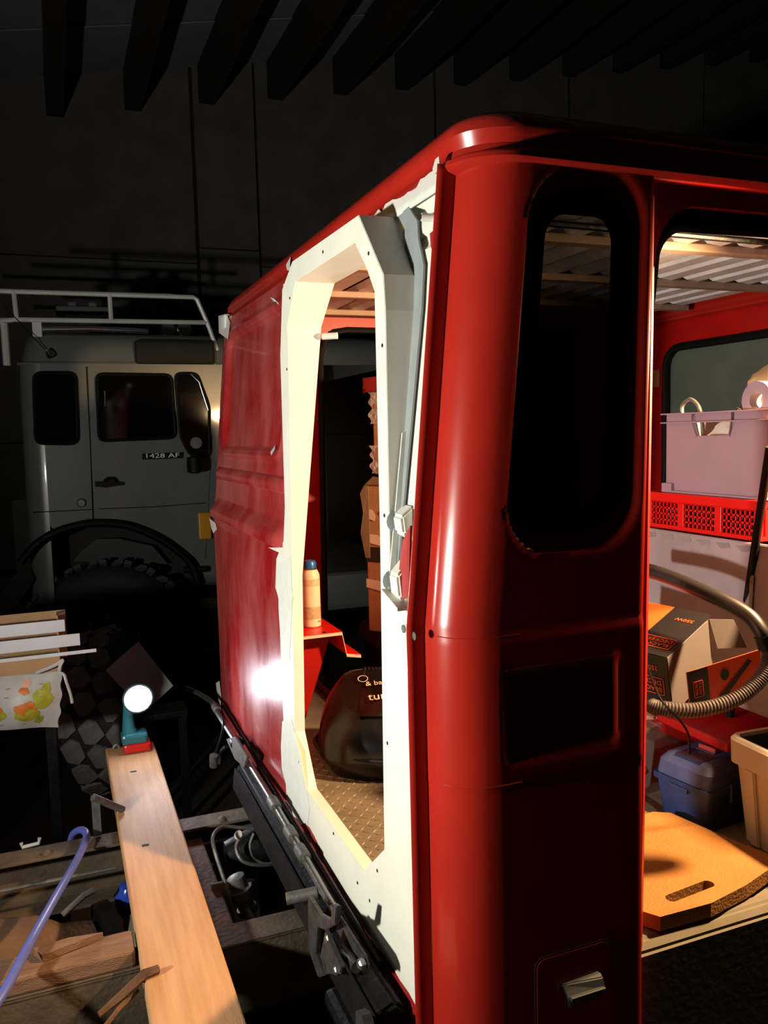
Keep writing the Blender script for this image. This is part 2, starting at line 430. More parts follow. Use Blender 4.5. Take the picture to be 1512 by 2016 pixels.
rsmear([(430, 622), (446, 618), (453, 635), (449, 668), (440, 662), (431, 655)])
rsmear([(532, 585), (540, 588), (548, 596), (552, 612), (546, 614), (540, 600)])
rsmear([(557, 560), (564, 556), (562, 580), (560, 612), (555, 615), (557, 590)])
rsmear([(572, 505), (563, 522), (565, 532), (580, 533), (578, 528), (570, 527)])
rsmear([(412, 1020), (424, 1030), (427, 1042), (420, 1050), (416, 1040)])
rsmear([(425, 1345), (432, 1340), (436, 1375), (434, 1390), (428, 1370)])
rsmear([(532, 890), (542, 876), (541, 885), (534, 897)])
rsmear([(528, 1078), (548, 1078), (560, 1070), (566, 1080), (562, 1092), (545, 1086)], PATCH)
# ragged red lower edge with thin primer overspray
low = []
random.seed(3)
n = 26
up_, lo_ = [], []
for i in range(n+1):
    Y = 1.40+i/n*1.12; up_.append((XP-.0012, Y, .975+random.uniform(0, .018)+(.028 if 14 < i < 19 else 0))); lo_.append((XP-.0012, Y, .93))
solid(strip('red_lower_edge', up_, lo_, REDF, cab), .006, 1)
# ragged primer edge along the roof rail
up_, lo_ = [], []
for i in range(41):
    Y = 1.40+i/40*.80; up_.append((wx(2.57)-.0065, Y, 2.565+random.uniform(0, .014)*(1.6 if random.random() < .3 else 1))); lo_.append((wx(2.56)-.0065, Y, 2.545))
solid(strip('primer_edge', up_, lo_, PAPER, cab), .001, 1)
prism('primer_smear', [(wx(2.6)-.012, 1.388, 2.572), (wx(2.6)-.012, 1.41, 2.566), (wx(2.6)-.012, 1.418, 2.578), (wx(2.6)-.012, 1.405, 2.592), (wx(2.6)-.012, 1.39, 2.592)], (-.001, 0, 0), PAPER, cab)

# near side with rounded rear corner; profile in plan then offset for recesses
prof = [(.585, 1.386), (.600, 1.3875), (.612, 1.389), (.622, 1.390), (.6235, 1.3885)]
for k in range(1, 13):
    t = math.radians(180+90*k/12); prof.append((.715+.091*math.cos(t), 1.388+.09*math.sin(t)))
xe = .725
while xe < 1.046: prof.append((xe, 1.297)); xe += .008
prof += [(1.050, 1.299), (1.054, 1.306), (1.055, 1.33), (1.055, 1.345)]
WIN = (.741, 1.004, 1.915, 2.528, .085)
def sdrr(x, z, a0, a1, b0, b1, r):
    cx, cy = (a0+a1)/2, (b0+b1)/2; qx = abs(x-cx)-(a1-a0)/2+r; qy = abs(z-cy)-(b1-b0)/2+r
    return math.hypot(max(qx, 0), max(qy, 0))+min(max(qx, qy), 0)-r
def side_pt(i, z):
    x, y = prof[i]
    k = 1-sstep(.75, 1.05, x)*.72
    xx = x+(wx(z)-.6)*k
    xb = x
    if x > .65:
        d = sdrr(xb, z, .728, 1.034, 1.872, 2.57, .10)
        sl = .010+.014*sstep(.80, .98, xb)
        y += .020*(1-sstep(-sl*1.6, sl*.2, d))*sstep(.70, .74, x)
        d = sdrr(xb, z, .738, .990, 1.487, 1.665, .012)
        y += .009*(1-sstep(-.012, .0, d))
        y -= .0045*(1-sstep(.006, .013, abs(d-.012)))*0
    if .63 < x < .76:
        y += .0025*sstep(1.72, 1.727, z)*0
    if 1.445 < z < 1.727 and x > .622: y -= .002
    return (xx, y, z)
nzs = 172
ZS = [.72+(2.578-.72)*j/(nzs-1) for j in range(nzs)]
vs = [side_pt(i, z) for z in ZS for i in range(len(prof))]
fs = []
npf = len(prof)
for j in range(nzs-1):
    for i in range(npf-1):
        xm = (prof[i][0]+prof[i+1][0])/2; zm = (ZS[j]+ZS[j+1])/2
        if prof[i][1] < 1.3 and sdrr(xm, zm, *WIN) < -.018: continue
        a = j*npf+i; fs.append((a, a+1, a+npf+1, a+npf))
solid(mesh('side_panel', vs, fs, RED, cab, True), .002, -1)
def sidepos(x, z, dy=0):
    k = 1-sstep(.75, 1.05, x)*.72
    return V((x+(wx(z)-.6)*k, 1.297+.020+dy, z))
def ringtube(name, a0, a1, b0, b1, r, rad, m, dy, sq=1.):
    pts = [sidepos(x, z, dy) for x, z in rrect(a0, a1, b0, b1, r, 8)]; n = len(pts)
    bm = bmesh.new(); rings = []
    for i in range(n):
        t = (pts[(i+1) % n]-pts[i-1]).normalized(); nn = V((0, -1, 0)); s = t.cross(nn).normalized()
        rings.append([bm.verts.new(pts[i]+s*rad*math.cos(2*math.pi*k/10)+nn*rad*sq*math.sin(2*math.pi*k/10)) for k in range(10)])
    for i in range(n):
        a, b = rings[i], rings[(i+1) % n]
        for k in range(10): bm.faces.new((a[k], a[(k+1) % 10], b[(k+1) % 10], b[k]))
    return finish(name, bm, m, cab, True)
def sloop(g, dy, r): return [sidepos(x, z, dy) for x, z in rrect(WIN[0]+g, WIN[1]-g, WIN[2]+g, WIN[3]-g, r, 8)]
def sealring(nm, prof_, par):
    L_ = [sloop(g, dy, max(.04, .088-g)) for g, dy in prof_]; k = len(L_[0]); vs = [p for l in L_ for p in l]
    fs = [(a*k+i, a*k+(i+1) % k, (a+1)*k+(i+1) % k, (a+1)*k+i) for a in range(len(L_)-1) for i in range(k)]
    return mesh(nm, vs, fs, RUB, par, True)
seal = sealring('window_seal', [(-.004, .004), (-.003, -.010), (.003, -.014), (.014, -.013), (.017, -.008), (.020, -.008)], cab)
sealring('seal_lip', [(.019, -.008), (.022, -.011), (.030, -.009), (.036, .001), (.038, .008)], seal)
gp = [sidepos(x, z, .006) for x, z in rrect(WIN[0]+.022, WIN[1]-.022, WIN[2]+.022, WIN[3]-.022, .066, 8)]
prism('window_pane', gp, (0, .004, 0), GLASS, cab)
# inner skin of the near side behind the panel
prism('inner_lining', [(.70, 1.36, .95), (1.05, 1.36, .95), (1.05, 1.36, 1.88), (.72, 1.36, 1.88)], (0, .006, 0), REDIN, cab)
# pressed rib catching light at the recess edge and crease lines round the corner
for zc in (1.727, 1.447):
    pts = [V(side_pt(i, zc))+V((-.0005, -.0008, 0)) for i in range(7, 24)]
    tube('crease_line', pts, .0010, RED, cab, 6)
# stowage flap
HNDL = mat('handle_grey', '#202426', .6, .0, var=.2)
def flap(x0, x1, z0, z1, y0, y1, nm, m, r=.02):
    return prism(nm, [(x, y0, z) for x, z in rrect(x0, x1, z0, z1, r, 5)], (0, y1-y0, 0), m, cab, bev=.0015)
flp = flap(.800, .972, .60, 1.085, 1.2952, 1.2975, 'stowage_flap', RED)
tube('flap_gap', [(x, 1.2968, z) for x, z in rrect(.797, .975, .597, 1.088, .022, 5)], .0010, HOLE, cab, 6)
hb = V((.898, 1.285, 1.005))
hp = prism('flap_handle', [hb+V((-.042, .006, .018)), hb+V((.044, .006, .022)), hb+V((.046, -.004, .016)), hb+V((.046, -.012, -.004)), hb+V((.042, -.006, -.022)), hb+V((-.034, -.006, -.026)), hb+V((-.04, -.012, -.006))], (0, .006, 0), HNDL, cab, bev=.002); hp.parent = flp
bx('handle_ridge', hb+V((-.036, -.016, -.006)), hb+V((.044, -.006, .002)), HNDL, flp, .002)

# door opening: pillar rebate, header, seal, sill
prism('door_pillar', [(1.052, 1.31, .80), (1.075, 1.33, .80), (1.078, 1.37, .80), (1.05, 1.37, .80)], (.028, 0, 1.74), REDIN, cab, bev=.004)
dsp = []
for x, z in [(1.030, .98), (1.035, 1.5), (1.055, 1.97), (1.080, 2.25), (1.098, 2.37)]: dsp.append((x, 1.352, z))
for k in range(1, 9):
    t = math.radians(180-90*k/8); dsp.append((1.195+.092*math.cos(t), 1.352, 2.415+.09*math.sin(t)))
dsp += [(1.5, 1.352, 2.508), (2.2, 1.352, 2.508), (2.42, 1.352, 2.46)]
tube('door_seal', dsp, .021, mat('matt_seal', '#070707', 1., spec=.0), cab, 10)
# corner gusset above the door corner so the header curves
gus = [(1.06, 1.32, 2.575), (1.07, 1.32, 2.35)]
for k in range(0, 9):
    t = math.radians(180-90*k/8); gus.append((1.195+.10*math.cos(t), 1.32, 2.415+.11*math.sin(t)))
gus += [(2.42, 1.32, 2.525), (2.45, 1.32, 2.575)]
prism('door_header', gus, (0, .045, 0), RED, cab)
prism('front_pillar', [(2.43, 1.32, .95), (2.60, 1.32, .95), (2.60, 1.32, 2.575), (2.42, 1.32, 2.56)], (0, .06, 0), RED, cab)
# far side: header, pillars, opening to the dark garage
prism('far_header', [(.70, 3.455, 2.545), (2.6, 3.455, 2.545), (2.6, 3.455, 2.638), (.70, 3.455, 2.638)], (0, .035, 0), REDIN, cab, bev=.003)
prism('far_pillar', [(.69, 3.46, .95), (1.055, 3.46, .95), (1.085, 3.46, 2.49), (1.14, 3.46, 2.56), (.72, 3.46, 2.56)], (0, .05, 0), REDIN, cab)
prism('far_pillar', [(2.43, 3.46, .95), (2.62, 3.46, .95), (2.62, 3.46, 2.56), (2.42, 3.46, 2.56)], (0, .05, 0), REDIN, cab)
tube('far_seal', [(1.062, 3.452, .98), (1.085, 3.452, 2.44), (1.105, 3.452, 2.50), (1.15, 3.452, 2.54), (1.21, 3.452, 2.550), (2.4, 3.452, 2.550)], .014, RUB, cab, 8)

# roof with drip moulding
def rloop(z, ins, crown=0.):
    return [(x, y, z) for x, y in rrect(.690-.0+ins, 2.60-ins, YN+ins, YF+.005-ins, max(.02, .105-ins*.5), 10)]
lv = [(2.560, .012), (2.566, -.004), (2.574, -.010), (2.582, -.008), (2.590, .004), (2.602, .008), (2.614, .004), (2.625, .0), (2.640, .004), (2.653, .014), (2.664, .034), (2.672, .075), (2.680, .16), (2.688, .35), (2.692, .6)]
vs, fs = [], []
for z, i_ in lv: vs += rloop(z, i_)
n = 44
for a in range(len(lv)-1):
    for k in range(n): fs.append((a*n+k, a*n+(k+1) % n, (a+1)*n+(k+1) % n, (a+1)*n+k))
fs.append(tuple(range((len(lv)-1)*n, len(lv)*n)))
mesh('roof', vs, fs, RED, cab, True)
# ceiling inside: brown felt, pressed cross slats and lengthwise battens
bx('roof_felt', (.74, 1.36, 2.640), (2.56, 3.45, 2.645), FOIL, cab, 0)
for k in range(15):
    x = .84+k*.118
    o = prism('ceiling_slat', [(x-.034, 1.36, 2.634), (x-.026, 1.36, 2.613), (x+.022, 1.36, 2.608), (x+.030, 1.36, 2.634)], (0, 2.09, 0), SLAT, cab)
for y in (1.55, 1.92, 2.40, 2.88, 3.30):
    bx('ceiling_batten', (.76, y-.022, 2.588), (2.55, y+.022, 2.611), SLATW, cab, .004)
tube('ceiling_conduit', [(1.0, 1.74, 2.59), (2.5, 1.76, 2.585)], .009, DARK, cab, 8)
# front end: windscreen frame, panes
XF = 2.62
fr_o = [(XF, y, z) for y, z in [(1.34, .95), (3.46, .95), (3.46, 2.625), (1.34, 2.625)]]
fr_i = [(XF, y, z) for y, z in rrect(1.48, 3.08, 1.72, 2.45, .09, 6)]
prism('windscreen_frame', fr_o, (.03, 0, 0), REDIN, cab, holes=[fr_i])
tube('windscreen_seal', [(XF-.004, y, z) for y, z in rrect(1.48, 3.08, 1.72, 2.45, .09, 6)]+[(XF-.004, 3.08, 2.36)], .018, RUB, cab, 8)
prism('windscreen', [(XF+.012, y, z) for y, z in rrect(1.47, 3.09, 1.71, 2.46, .09, 6)], (.005, 0, 0), mat('clear_glass', '#8a9c90', .05, alpha=.25), cab)
bx('sun_strip', (XF-.012, 3.12, 2.28), (XF-.004, 3.30, 2.36), CARD, cab, .002)
bx('dashboard', (2.25, 1.40, 1.45), (2.61, 3.44, 1.70), BLK, cab, .03)
# cab floor: plate with tread bumps
prism('cab_floor', [(.635, 1.41, ZF), (.72, 1.36, ZF), (2.6, 1.36, ZF), (2.6, 3.46, ZF), (.635, 3.46, ZF)], (0, 0, -.02), DIAM, cab)
bm = bmesh.new()
for i in range(26):
    for j in range(46):
        x = .64+i*.026; y = 1.42+j*.026; s = 1 if (i+j) % 2 else -1
        a = V((x, y, ZF)); d = V((.0095, s*.0095, 0)); w = V((-s*.0026, .0026, 0)); h = V((0, 0, .0022))
        q = [bm.verts.new(p) for p in (a-d, a+w, a+d, a-w)]; t = [bm.verts.new(p+h) for p in (a-d*.5, a+w*.3, a+d*.5, a-w*.3)]
        for k in range(4): bm.faces.new((q[k], q[(k+1) % 4], t[(k+1) % 4], t[k]))
        bm.faces.new(t)
o = finish('tread_bumps', bm, DIAM, cab); o['kind'] = 'stuff'
bx('far_footwell_edge', (.97, 2.86, ZF-.0), (2.5, 3.44, ZF+.035), BLK, cab, .01)
# door sill, dusty
sv = [(1.05, 1.30), (2.55, 1.30)]
prism('door_sill', [(1.04, 1.365, ZF+.004), (1.04, 1.335, ZF+.003), (1.04, 1.315, ZF-.015), (1.04, 1.312, .55), (1.04, 1.36, .55)], (1.5, 0, 0), DUST, cab, bev=.006)

# ------------------------------------------------------------------ things inside the cab, seen through the rear opening
# vacuum cleaner
vc = V((.985, 2.43, ZF+.003))
vac = thing('vacuum_cleaner', 'black bagless canister vacuum cleaner on the tread-plate cab floor', 'vacuum cleaner', vc, rot=(0, 0, math.radians(-24)))
vac.scale = (1.15, 1.15, .86)
def vbody(a, b):
    t = 2*math.pi*a; h = b
    w = (1-(max(0, h-.25)/.75)**2.4*.55); 
    ln = .225*(1-.06*h-.24*h**4-.10*h*h); wd = .165*(1-.10*h-.30*h**4)
    if h < .2: k = .86+.7*h; ln *= k; wd *= k
    c, s = math.cos(t), math.sin(t); e = .72
    x = ln*math.copysign(abs(c)**e, c); y = wd*math.copysign(abs(s)**e, s)
    z = .325*h*(1-.42*max(0, x/.235)*h-.40*max(0, (.04-y)/.165)*h)
    return (x-.02*h, y, z)
surf('body', vbody, 41, 24, BLK, vac)
def vtop(x, y): return .325*(1-.42*max(0, (x+.02)/.235)-.40*max(0, (.04-y)/.165))
def vcap(a, b):
    p = vbody(a, 1); x, y = (p[0]+.02)*(1-b)-.02, p[1]*(1-b)
    return (x, y, vtop(x, y)+.020*math.sin(b*math.pi/2))
surf('top_cap', vcap, 41, 8, BLK, vac)
dustb = surf('dust_bin', lambda a, b: (-.10+.20*a, -.105+.13*b, vtop(-.10+.20*a, -.105+.13*b)+.012+.018*math.sin(math.pi*a)*math.sin(math.pi*b)), 16, 12, mat('smoked_red_plastic', '#1c0c0b', .12, var=.5, scale=9), vac)
for k in range(5):
    pts = [(-.095+.011*k+.004*math.cos(t), .045+.03*math.sin(t), vtop(-.1, .045+.03*math.sin(t))+.010) for t in [math.pi*(-.5+q/8) for q in range(9)]]
    tube('vent_slot', pts, .0028, mat('vent_grey', '#262221', .4), vac, 6)
tube('rim', [(.243*.97*math.cos(t), .16*math.sin(t)*1.03, .085+.0*math.cos(t)) for t in [2*math.pi*q/40 for q in range(41)]], .007, DARK, vac, 8)
tube('power_cord', [(-.20, .02, .10), (-.235, .05, .05), (-.245, .10, .012), (-.20, .19, .008)], .005, BLK, vac, 8, 6)
PR = mat('print_cream', '#d9c3ae', .5)
text('lettering', '& bagless', (-.085, -.030, vtop(-.08, -.03)+.034), (1, .12, .1), (-.1, 1, .78), .026, PR, dustb)
text('lettering', 'turbo', (-.075, -.075, vtop(-.07, -.075)+.034), (1, .12, .1), (-.1, 1, .78), .040, PR, dustb)
tube('emblem', [(-.095+.014*math.cos(t), .004+.010*math.sin(t), vtop(-.1, .004+.010*math.sin(t))+.022) for t in [2*math.pi*q/12 for q in range(13)]], .0013, PR, dustb, 5)

# red hat-section bracket with a spray can on it
def hat(y): return [(.70, y, 1.408), (.900, y, 1.408), (.915, y, 1.328), (.968, y, 1.318)]
brk = thing('seat_bracket', 'red folded sheet-metal bracket with raw cream cut edge beside a white jamb', 'bracket', (.83, 2.95, ZF))
solid(strip('folded_plate', hat(2.72), hat(3.30), REDPL, brk), .004, 0)
solid(strip('cut_edge', hat(2.718), [V(p)+V((0, -.0, -.010)) for p in hat(2.718)], OFFW, brk), .004, 0)
lathe('edge_hole', [(.008, 0), (.006, .001)], HOLE, brk, (.84, 2.735, 1.4105), (0, 0, 1), 12)
prism('support_leg', [(.70, 2.80, 1.402), (.89, 2.80, 1.402), (.76, 2.80, ZF+.002), (.70, 2.80, ZF+.002)], (0, .40, 0), REDIN, brk)
can = thing('spray_can', 'tall pale spray can with a blue cap standing on the red bracket', 'can', (.830, 2.85, 1.4105))
ps = mat('can_cream', '#ddd0b6', .4, var=.08, scale=20)
lathe('body', [(.030, 0), (.0335, .004), (.0335, .185), (.031, .195), (.024, .208)], ps, can, (.830, 2.85, 1.4105))
lathe('label_band', [(.0338, .03), (.0338, .075)], mat('can_label', '#c2a98a', .4, var=.25, scale=60), can, (.830, 2.85, 1.4105), cap=False)
lathe('label_band', [(.0338, .15), (.0338, .175)], mat('can_label2', '#cbb598', .4, var=.25, scale=60), can, (.830, 2.85, 1.4105), cap=False)
lathe('valve_cup', [(.024, .208), (.026, .212), (.018, .216)], STEEL, can, (.830, 2.85, 1.4105))
lathe('cap', [(.023, .210), (.023, .232), (.018, .240), (.006, .243)], mat('can_blue', '#1c5fae', .35), can, (.830, 2.85, 1.4105))
text('lettering', 'SPRAY', (.842, 2.819, 1.428), (1, .35, 0), (0, 0, 1), .008, mat('can_print', '#7a4a30', .5), can)

# seat box and cartons
sb = thing('seat_box', 'black seat box carrying the stacked cartons inside the cab', 'seat box', (1.30, 3.0, ZF+.036))
bx('body', (1.19, 2.80, ZF+.036), (1.62, 3.30, 1.22), BLK, sb, .01)
bx('cushion', (1.17, 2.78, 1.22), (1.64, 3.32, 1.302), mat('black_cloth', '#0c0b0b', .9), sb, .025)
def carton(name, label, c, sz):
    t = thing(name, label, 'box', c, rot=(0, 0, math.radians(35)))
    box('body', (0, 0, sz[2]/2), sz, CARD, t, bev=.006)
    return t
c1 = carton('cardboard_carton', 'lower brown cardboard carton with torn tape and black band on the seat box', (1.40, 3.02, 1.303), (.33, .43, .602))
XC = -.1665
bx('print_band', (XC-.001, -.217, .285), (XC+.02, .217, .345), mat('carton_black', '#1d1a19', .7), c1, .001)
for z, w in ((.50, .05), (.40, .085), (.215, .10)):
    prism('tape', [(XC, .218, z), (XC, .216-w*.7, z-.006), (XC, .216-w, z-.03), (XC, .216-w*.9, z-.05), (XC, .218, z-.035)], (-.001, 0, 0), TAPE, c1)
prism('torn_edge', [(XC, .21, .60), (XC-.002, .235, .56), (XC-.002, .222, .48), (XC-.002, .238, .40), (XC, .218, .30), (XC, .195, .30), (XC, .195, .60)], (-.002, 0, 0), CARDD, c1)
prism('torn_flap', [(XC-.002, .21, .595), (XC-.002, .17, .628), (XC-.002, .08, .615), (XC-.002, -.1, .630), (XC-.002, -.2, .60)], (-.003, 0, 0), CARDD, c1)
PRB = mat('carton_print', '#4c3523', .7)
text('lettering', 'WIR', (XC-.0006, .15, .475), (0, -1, 0), (0, 0, 1), .022, PRB, c1)
text('lettering', 'W', (XC-.0006, .125, .375), (0, -1, 0), (0, 0, 1), .022, PRB, c1)
c2 = carton('cardboard_carton', 'upper brown cardboard carton wrapped in clear plastic under a red cloth', (1.41, 3.00, 1.938), (.31, .39, .362))
film = mat('crumpled_film', '#b4bac2', .2, var=.2, alpha=.85, bump=.8, bscale=40)
for z0, h, w in ((.20, .13, .04), (.005, .11, .03)):
    surf('plastic_wrap', lambda a, b: (-.158-.004*math.sin(9*b), .205-w*a-.008*math.sin(17*b+3*a), z0+h*b), 8, 20, film, c2)
cl_ = thing('red_cloth', 'crumpled red cloth lying on the top carton inside the cab', 'cloth', (1.41, 3.00, 2.302), rot=(0, 0, math.radians(35)))
def cloth(a, b):
    x = -.173 if a < .1 else -.173+.345*(a-.1)/.9
    y = .222 if b < .1 else .222-.42*(b-.1)/.9
    drop = max(.055*(1-a/.1) if a < .1 else 0, .055*(1-b/.1) if b < .1 else 0)
    ia, ib = max(0, (a-.1)/.9), max(0, (b-.1)/.9)
    return (x, y, .005-drop+.055*math.sin(math.pi*min(1, ib*1.1+.08))*math.sin(math.pi*min(1, ia*.9+.06))+.003*(1+math.sin(12*a+9*b)))
solid(surf('fabric', cloth, 31, 31, mat('red_fabric', '#8f1d15', .85, var=.2), cl_), .006, 0)

# ------------------------------------------------------------------ things inside the cab, seen through the door
# engine cover that carries the stack
ec = thing('engine_cover', 'red engine cover with a scuffed grey board front inside the cab', 'engine cover', (2.0, 2.0, ZF))
bx('cover_body', (1.725, 1.40, 1.325), (2.24, 2.45, 1.775), REDIN, ec, .01)
prism('front_board', [(1.705, 1.60, 1.325), (1.705, 2.40, 1.325), (1.705, 2.40, 1.784), (1.705, 1.60, 1.784)], (.014, 0, 0), PANEL, ec, bev=.003)
prism('side_board', [(1.712, 1.41, 1.325), (1.712, 1.592, 1.325), (1.712, 1.592, 1.77), (1.712, 1.41, 1.77)], (.010, 0, 0), mat('pink_grey_board', '#a5777a', .5, var=.1), ec, bev=.003)
for k in range(6):
    y = 2.1-k*.075; prism('scuff', [(1.7045, y, 1.772), (1.7045, y-.05, 1.776), (1.7045, y-.055, 1.762), (1.7045, y-.02, 1.757)], (-.0006, 0, 0), mat('board_scuff', '#877b80', .7), ec)
prism('hinge_strap', [(1.70, 1.655, 1.70), (1.70, 1.668, 1.70), (1.70, 1.672, 1.56), (1.70, 1.662, 1.56)], (-.002, 0, 0), DUST, ec)
bx('lower_body', (1.91, 1.40, ZF+.002), (2.24, 2.45, 1.325), REDIN, ec, .012)
bx('front_shelf', (1.60, 1.64, 1.235), (1.90, 2.40, 1.262), REDIN, ec, .006)

# red ventilated crate
rc = thing('ventilated_crate', 'bright red plastic crate with mesh sides under the lilac-grey tote', 'crate', (1.95, 1.89, 1.787))
X0, Y0, Y1, Z0, Z1 = 1.722, 1.66, 2.12, 1.787, 1.897
bx('rim', (X0, Y0, Z1-.028), (X0+.50, Y0+.014, Z1), REDPL, rc, .003); bx('rim', (X0, Y1-.014, Z1-.028), (X0+.50, Y1, Z1), REDPL, rc, .003)
bx('rim', (X0-.004, Y0-.002, Z1-.028), (X0+.012, Y1+.002, Z1), REDPL, rc, .004); bx('rim', (X0+.486, Y0, Z1-.028), (X0+.50, Y1, Z1), REDPL, rc, .003)
bx('base', (X0, Y0, Z0), (X0+.50, Y1, Z0+.012), REDPL, rc, .002)
for xx in (X0+.003, X0+.488):
    for y in (Y0, Y0+.142, Y0+.292, Y1-.026):
        bx('corner_post', (xx, y, Z0), (xx+.010, y+.026, Z1-.02), REDPL, rc, .002)
for s in (Y0, Y1-.008): bx('side', (X0+.02, s, Z0), (X0+.48, s+.008, Z1-.02), REDPL, rc, .002)
for q, (a, b) in enumerate(((Y0+.026, Y0+.142), (Y0+.168, Y0+.292), (Y0+.318, Y1-.026))):
    bm = bmesh.new()
    for k in range(8): addbox(bm, (X0+.009, a+(b-a)*k/7, (Z0+Z1-.016)/2), (.004, .0055, Z1-Z0-.024))
    for k in range(5): addbox(bm, (X0+.009, (a+b)/2, Z0+.008+k*.0185), (.004, b-a, .0055))
    finish('mesh_panel', bm, REDPL, rc)
bl = bx('crate_contents', (X0+.04, Y0+.04, Z0+.014), (X0+.45, Y1-.04, Z0+.062), mat('bluish_bag', '#454c66', .5, var=.4, scale=25), None, .012)
tag(bl, 'dark bluish bag lying inside the red mesh crate', 'bag')

# lilac-grey euro tote
tx0, ty0, ty1, tz0, tz1 = 1.742, 1.655, 2.047, 1.898, 2.137
tt = thing('storage_tote', 'lilac-grey plastic stacking tote with a cut-out handle on top of the red crate', 'tote', (1.95, 1.85, 1.897))
hc = (ty0+ty1)/2
hl = [(tx0, hc+.072, tz1-.030), (tx0, hc+.060, tz1-.068), (tx0, hc-.060, tz1-.068), (tx0, hc-.072, tz1-.030)]
prism('front_wall', [(tx0, ty0, tz0), (tx0, ty1, tz0), (tx0, ty1, tz1), (tx0, ty0, tz1)], (.005, 0, 0), LILAC, tt, holes=[hl])
bx('back_wall', (tx0+.49, ty0, tz0), (tx0+.495, ty1, tz1), LILAC, tt, .001)
bx('side_wall', (tx0, ty0, tz0), (tx0+.495, ty0+.005, tz1), LILAC, tt, .001); bx('side_wall', (tx0, ty1-.005, tz0), (tx0+.495, ty1, tz1), LILAC, tt, .001)
bx('base', (tx0, ty0, tz0), (tx0+.495, ty1, tz0+.006), LILAC, tt, .001)
for z in (tz1-.002, tz1-.028): bx('rim_rib', (tx0-.014, ty0-.012, z-.002), (tx0, ty1+.012, z+.002), LILAC, tt, .0008)
for s in (-1, 1): prism('handle_rib', [(tx0-.012, hc+s*.076, tz1), (tx0-.012, hc+s*.076, tz1-.03), (tx0-.006, hc+s*.062, tz1-.07), (tx0, hc+s*.062, tz1-.07), (tx0, hc+s*.076, tz1)], (0, .003, 0), LILAC, tt)
bx('foot_clip', (tx0-.012, ty1-.035, tz0), (tx0, ty1+.008, tz0+.028), LILAC, tt, .002)
bx('foot_rib', (tx0-.010, ty0-.006, tz0), (tx0, ty1-.03, tz0+.006), LILAC, tt, .001)
# contents of the tote
pb = thing('plastic_bag', 'crumpled beige printed plastic bag heaped over the tote', 'bag', (2.05, 1.80, tz0+.008))
def bag(c, sx, sy, sz, seed, nm, m, par):
    rnd = random.Random(seed); ph = [rnd.uniform(0, 6) for _ in range(6)]
    def fn(a, b):
        t = 2*math.pi*a; p = math.pi*(b-.5)
        k = 1+.10*math.sin(3*t+ph[0])*math.cos(p)+.07*math.sin(7*t+ph[1]+4*p)+.06*math.sin(5*p*2+ph[2]+2*t)
        return (c[0]+sx*math.cos(t)*math.cos(p)*k, c[1]+sy*math.sin(t)*math.cos(p)*k, c[2]+sz*math.sin(p)*(1+.08*math.sin(4*t+ph[3])))
    return surf(nm, fn, 36, 20, m, par)
bag((2.035, 1.835, 2.15), .15, .125, .15, 4, 'body', BAG, pb)
prism('printed_strip', [(1.897, 1.925, 2.12), (1.893, 1.90, 2.10), (1.893, 1.858, 2.19), (1.898, 1.882, 2.205)], (-.002, 0, 0), mat('bag_black', '#2b2723', .5, var=.3), pb)
text('lettering', 'acri', (1.889, 1.914, 2.11), (0.0, -.045, .09), (0, .08, .04), .026, PAPER, pb)
text('lettering', 'acryl', (1.872, 1.82, 2.125), (0, -1, .12), (0, 0, 1), .014, mat('bag_print', '#6d5a42', .5), pb)
w1 = bag((1.815, 1.82, 2.045), .05, .12, .07, 9, 'white_wrapping', PAPER, None); tag(w1, 'white crumpled wrapping poking through the tote handle', 'wrapping')
lw = bag((1.935, 1.978, 1.965), .065, .045, .058, 11, 'grey_rag', mat('grey_cloth', '#4f484b', .8, var=.2), None); tag(lw, 'dark grey rag bundled in the corner of the tote', 'rag')
tr = thing('tape_roll', 'grey roll of adhesive tape lying on edge in the tote', 'tape', P(1495, 790, 'X', 1.80))
tc_ = P(1500, 788, 'X', 1.80)
bm = bmesh.new()
rings = []
for r, h in [(.024, -.02), (.052, -.02), (.052, .02), (.024, .02)]:
    rings.append([bm.verts.new((tc_.x+h, tc_.y+r*math.cos(2*math.pi*k/28), tc_.z+r*math.sin(2*math.pi*k/28))) for k in range(28)])
for a, b in zip(rings, rings[1:]+rings[:1]):
    for k in range(28): bm.faces.new((a[k], a[(k+1) % 28], b[(k+1) % 28], b[k]))
finish('tape_band', bm, mat('tape_mauve', '#8d7f90', .5, var=.1), tr)
cb = tube('grey_cable', [P(1345, 830, 'X', 1.765), P(1343, 800, 'X', 1.765), P(1358, 786, 'X', 1.765), P(1375, 800, 'X', 1.765), P(1382, 830, 'X', 1.765), P(1385, 870, 'X', 1.765)], .006, GREYST, None, 8, 6)
tag(cb, 'grey cable looping up out of the lilac tote', 'cable')

# power-tool carton
BOXG = mat('carton_inner_grey', '#6d6766', .7, var=.08)
def frame(o, r, u):
    r = V(r).normalized(); u = V(u); u = (u-r*u.dot(r)).normalized(); return V(o), r, u, r.cross(u)
bd = thing('tool_carton', 'orange and black power-tool carton with its end flap open, under the vacuum wand', 'box', (1.68, 1.95, 1.264))
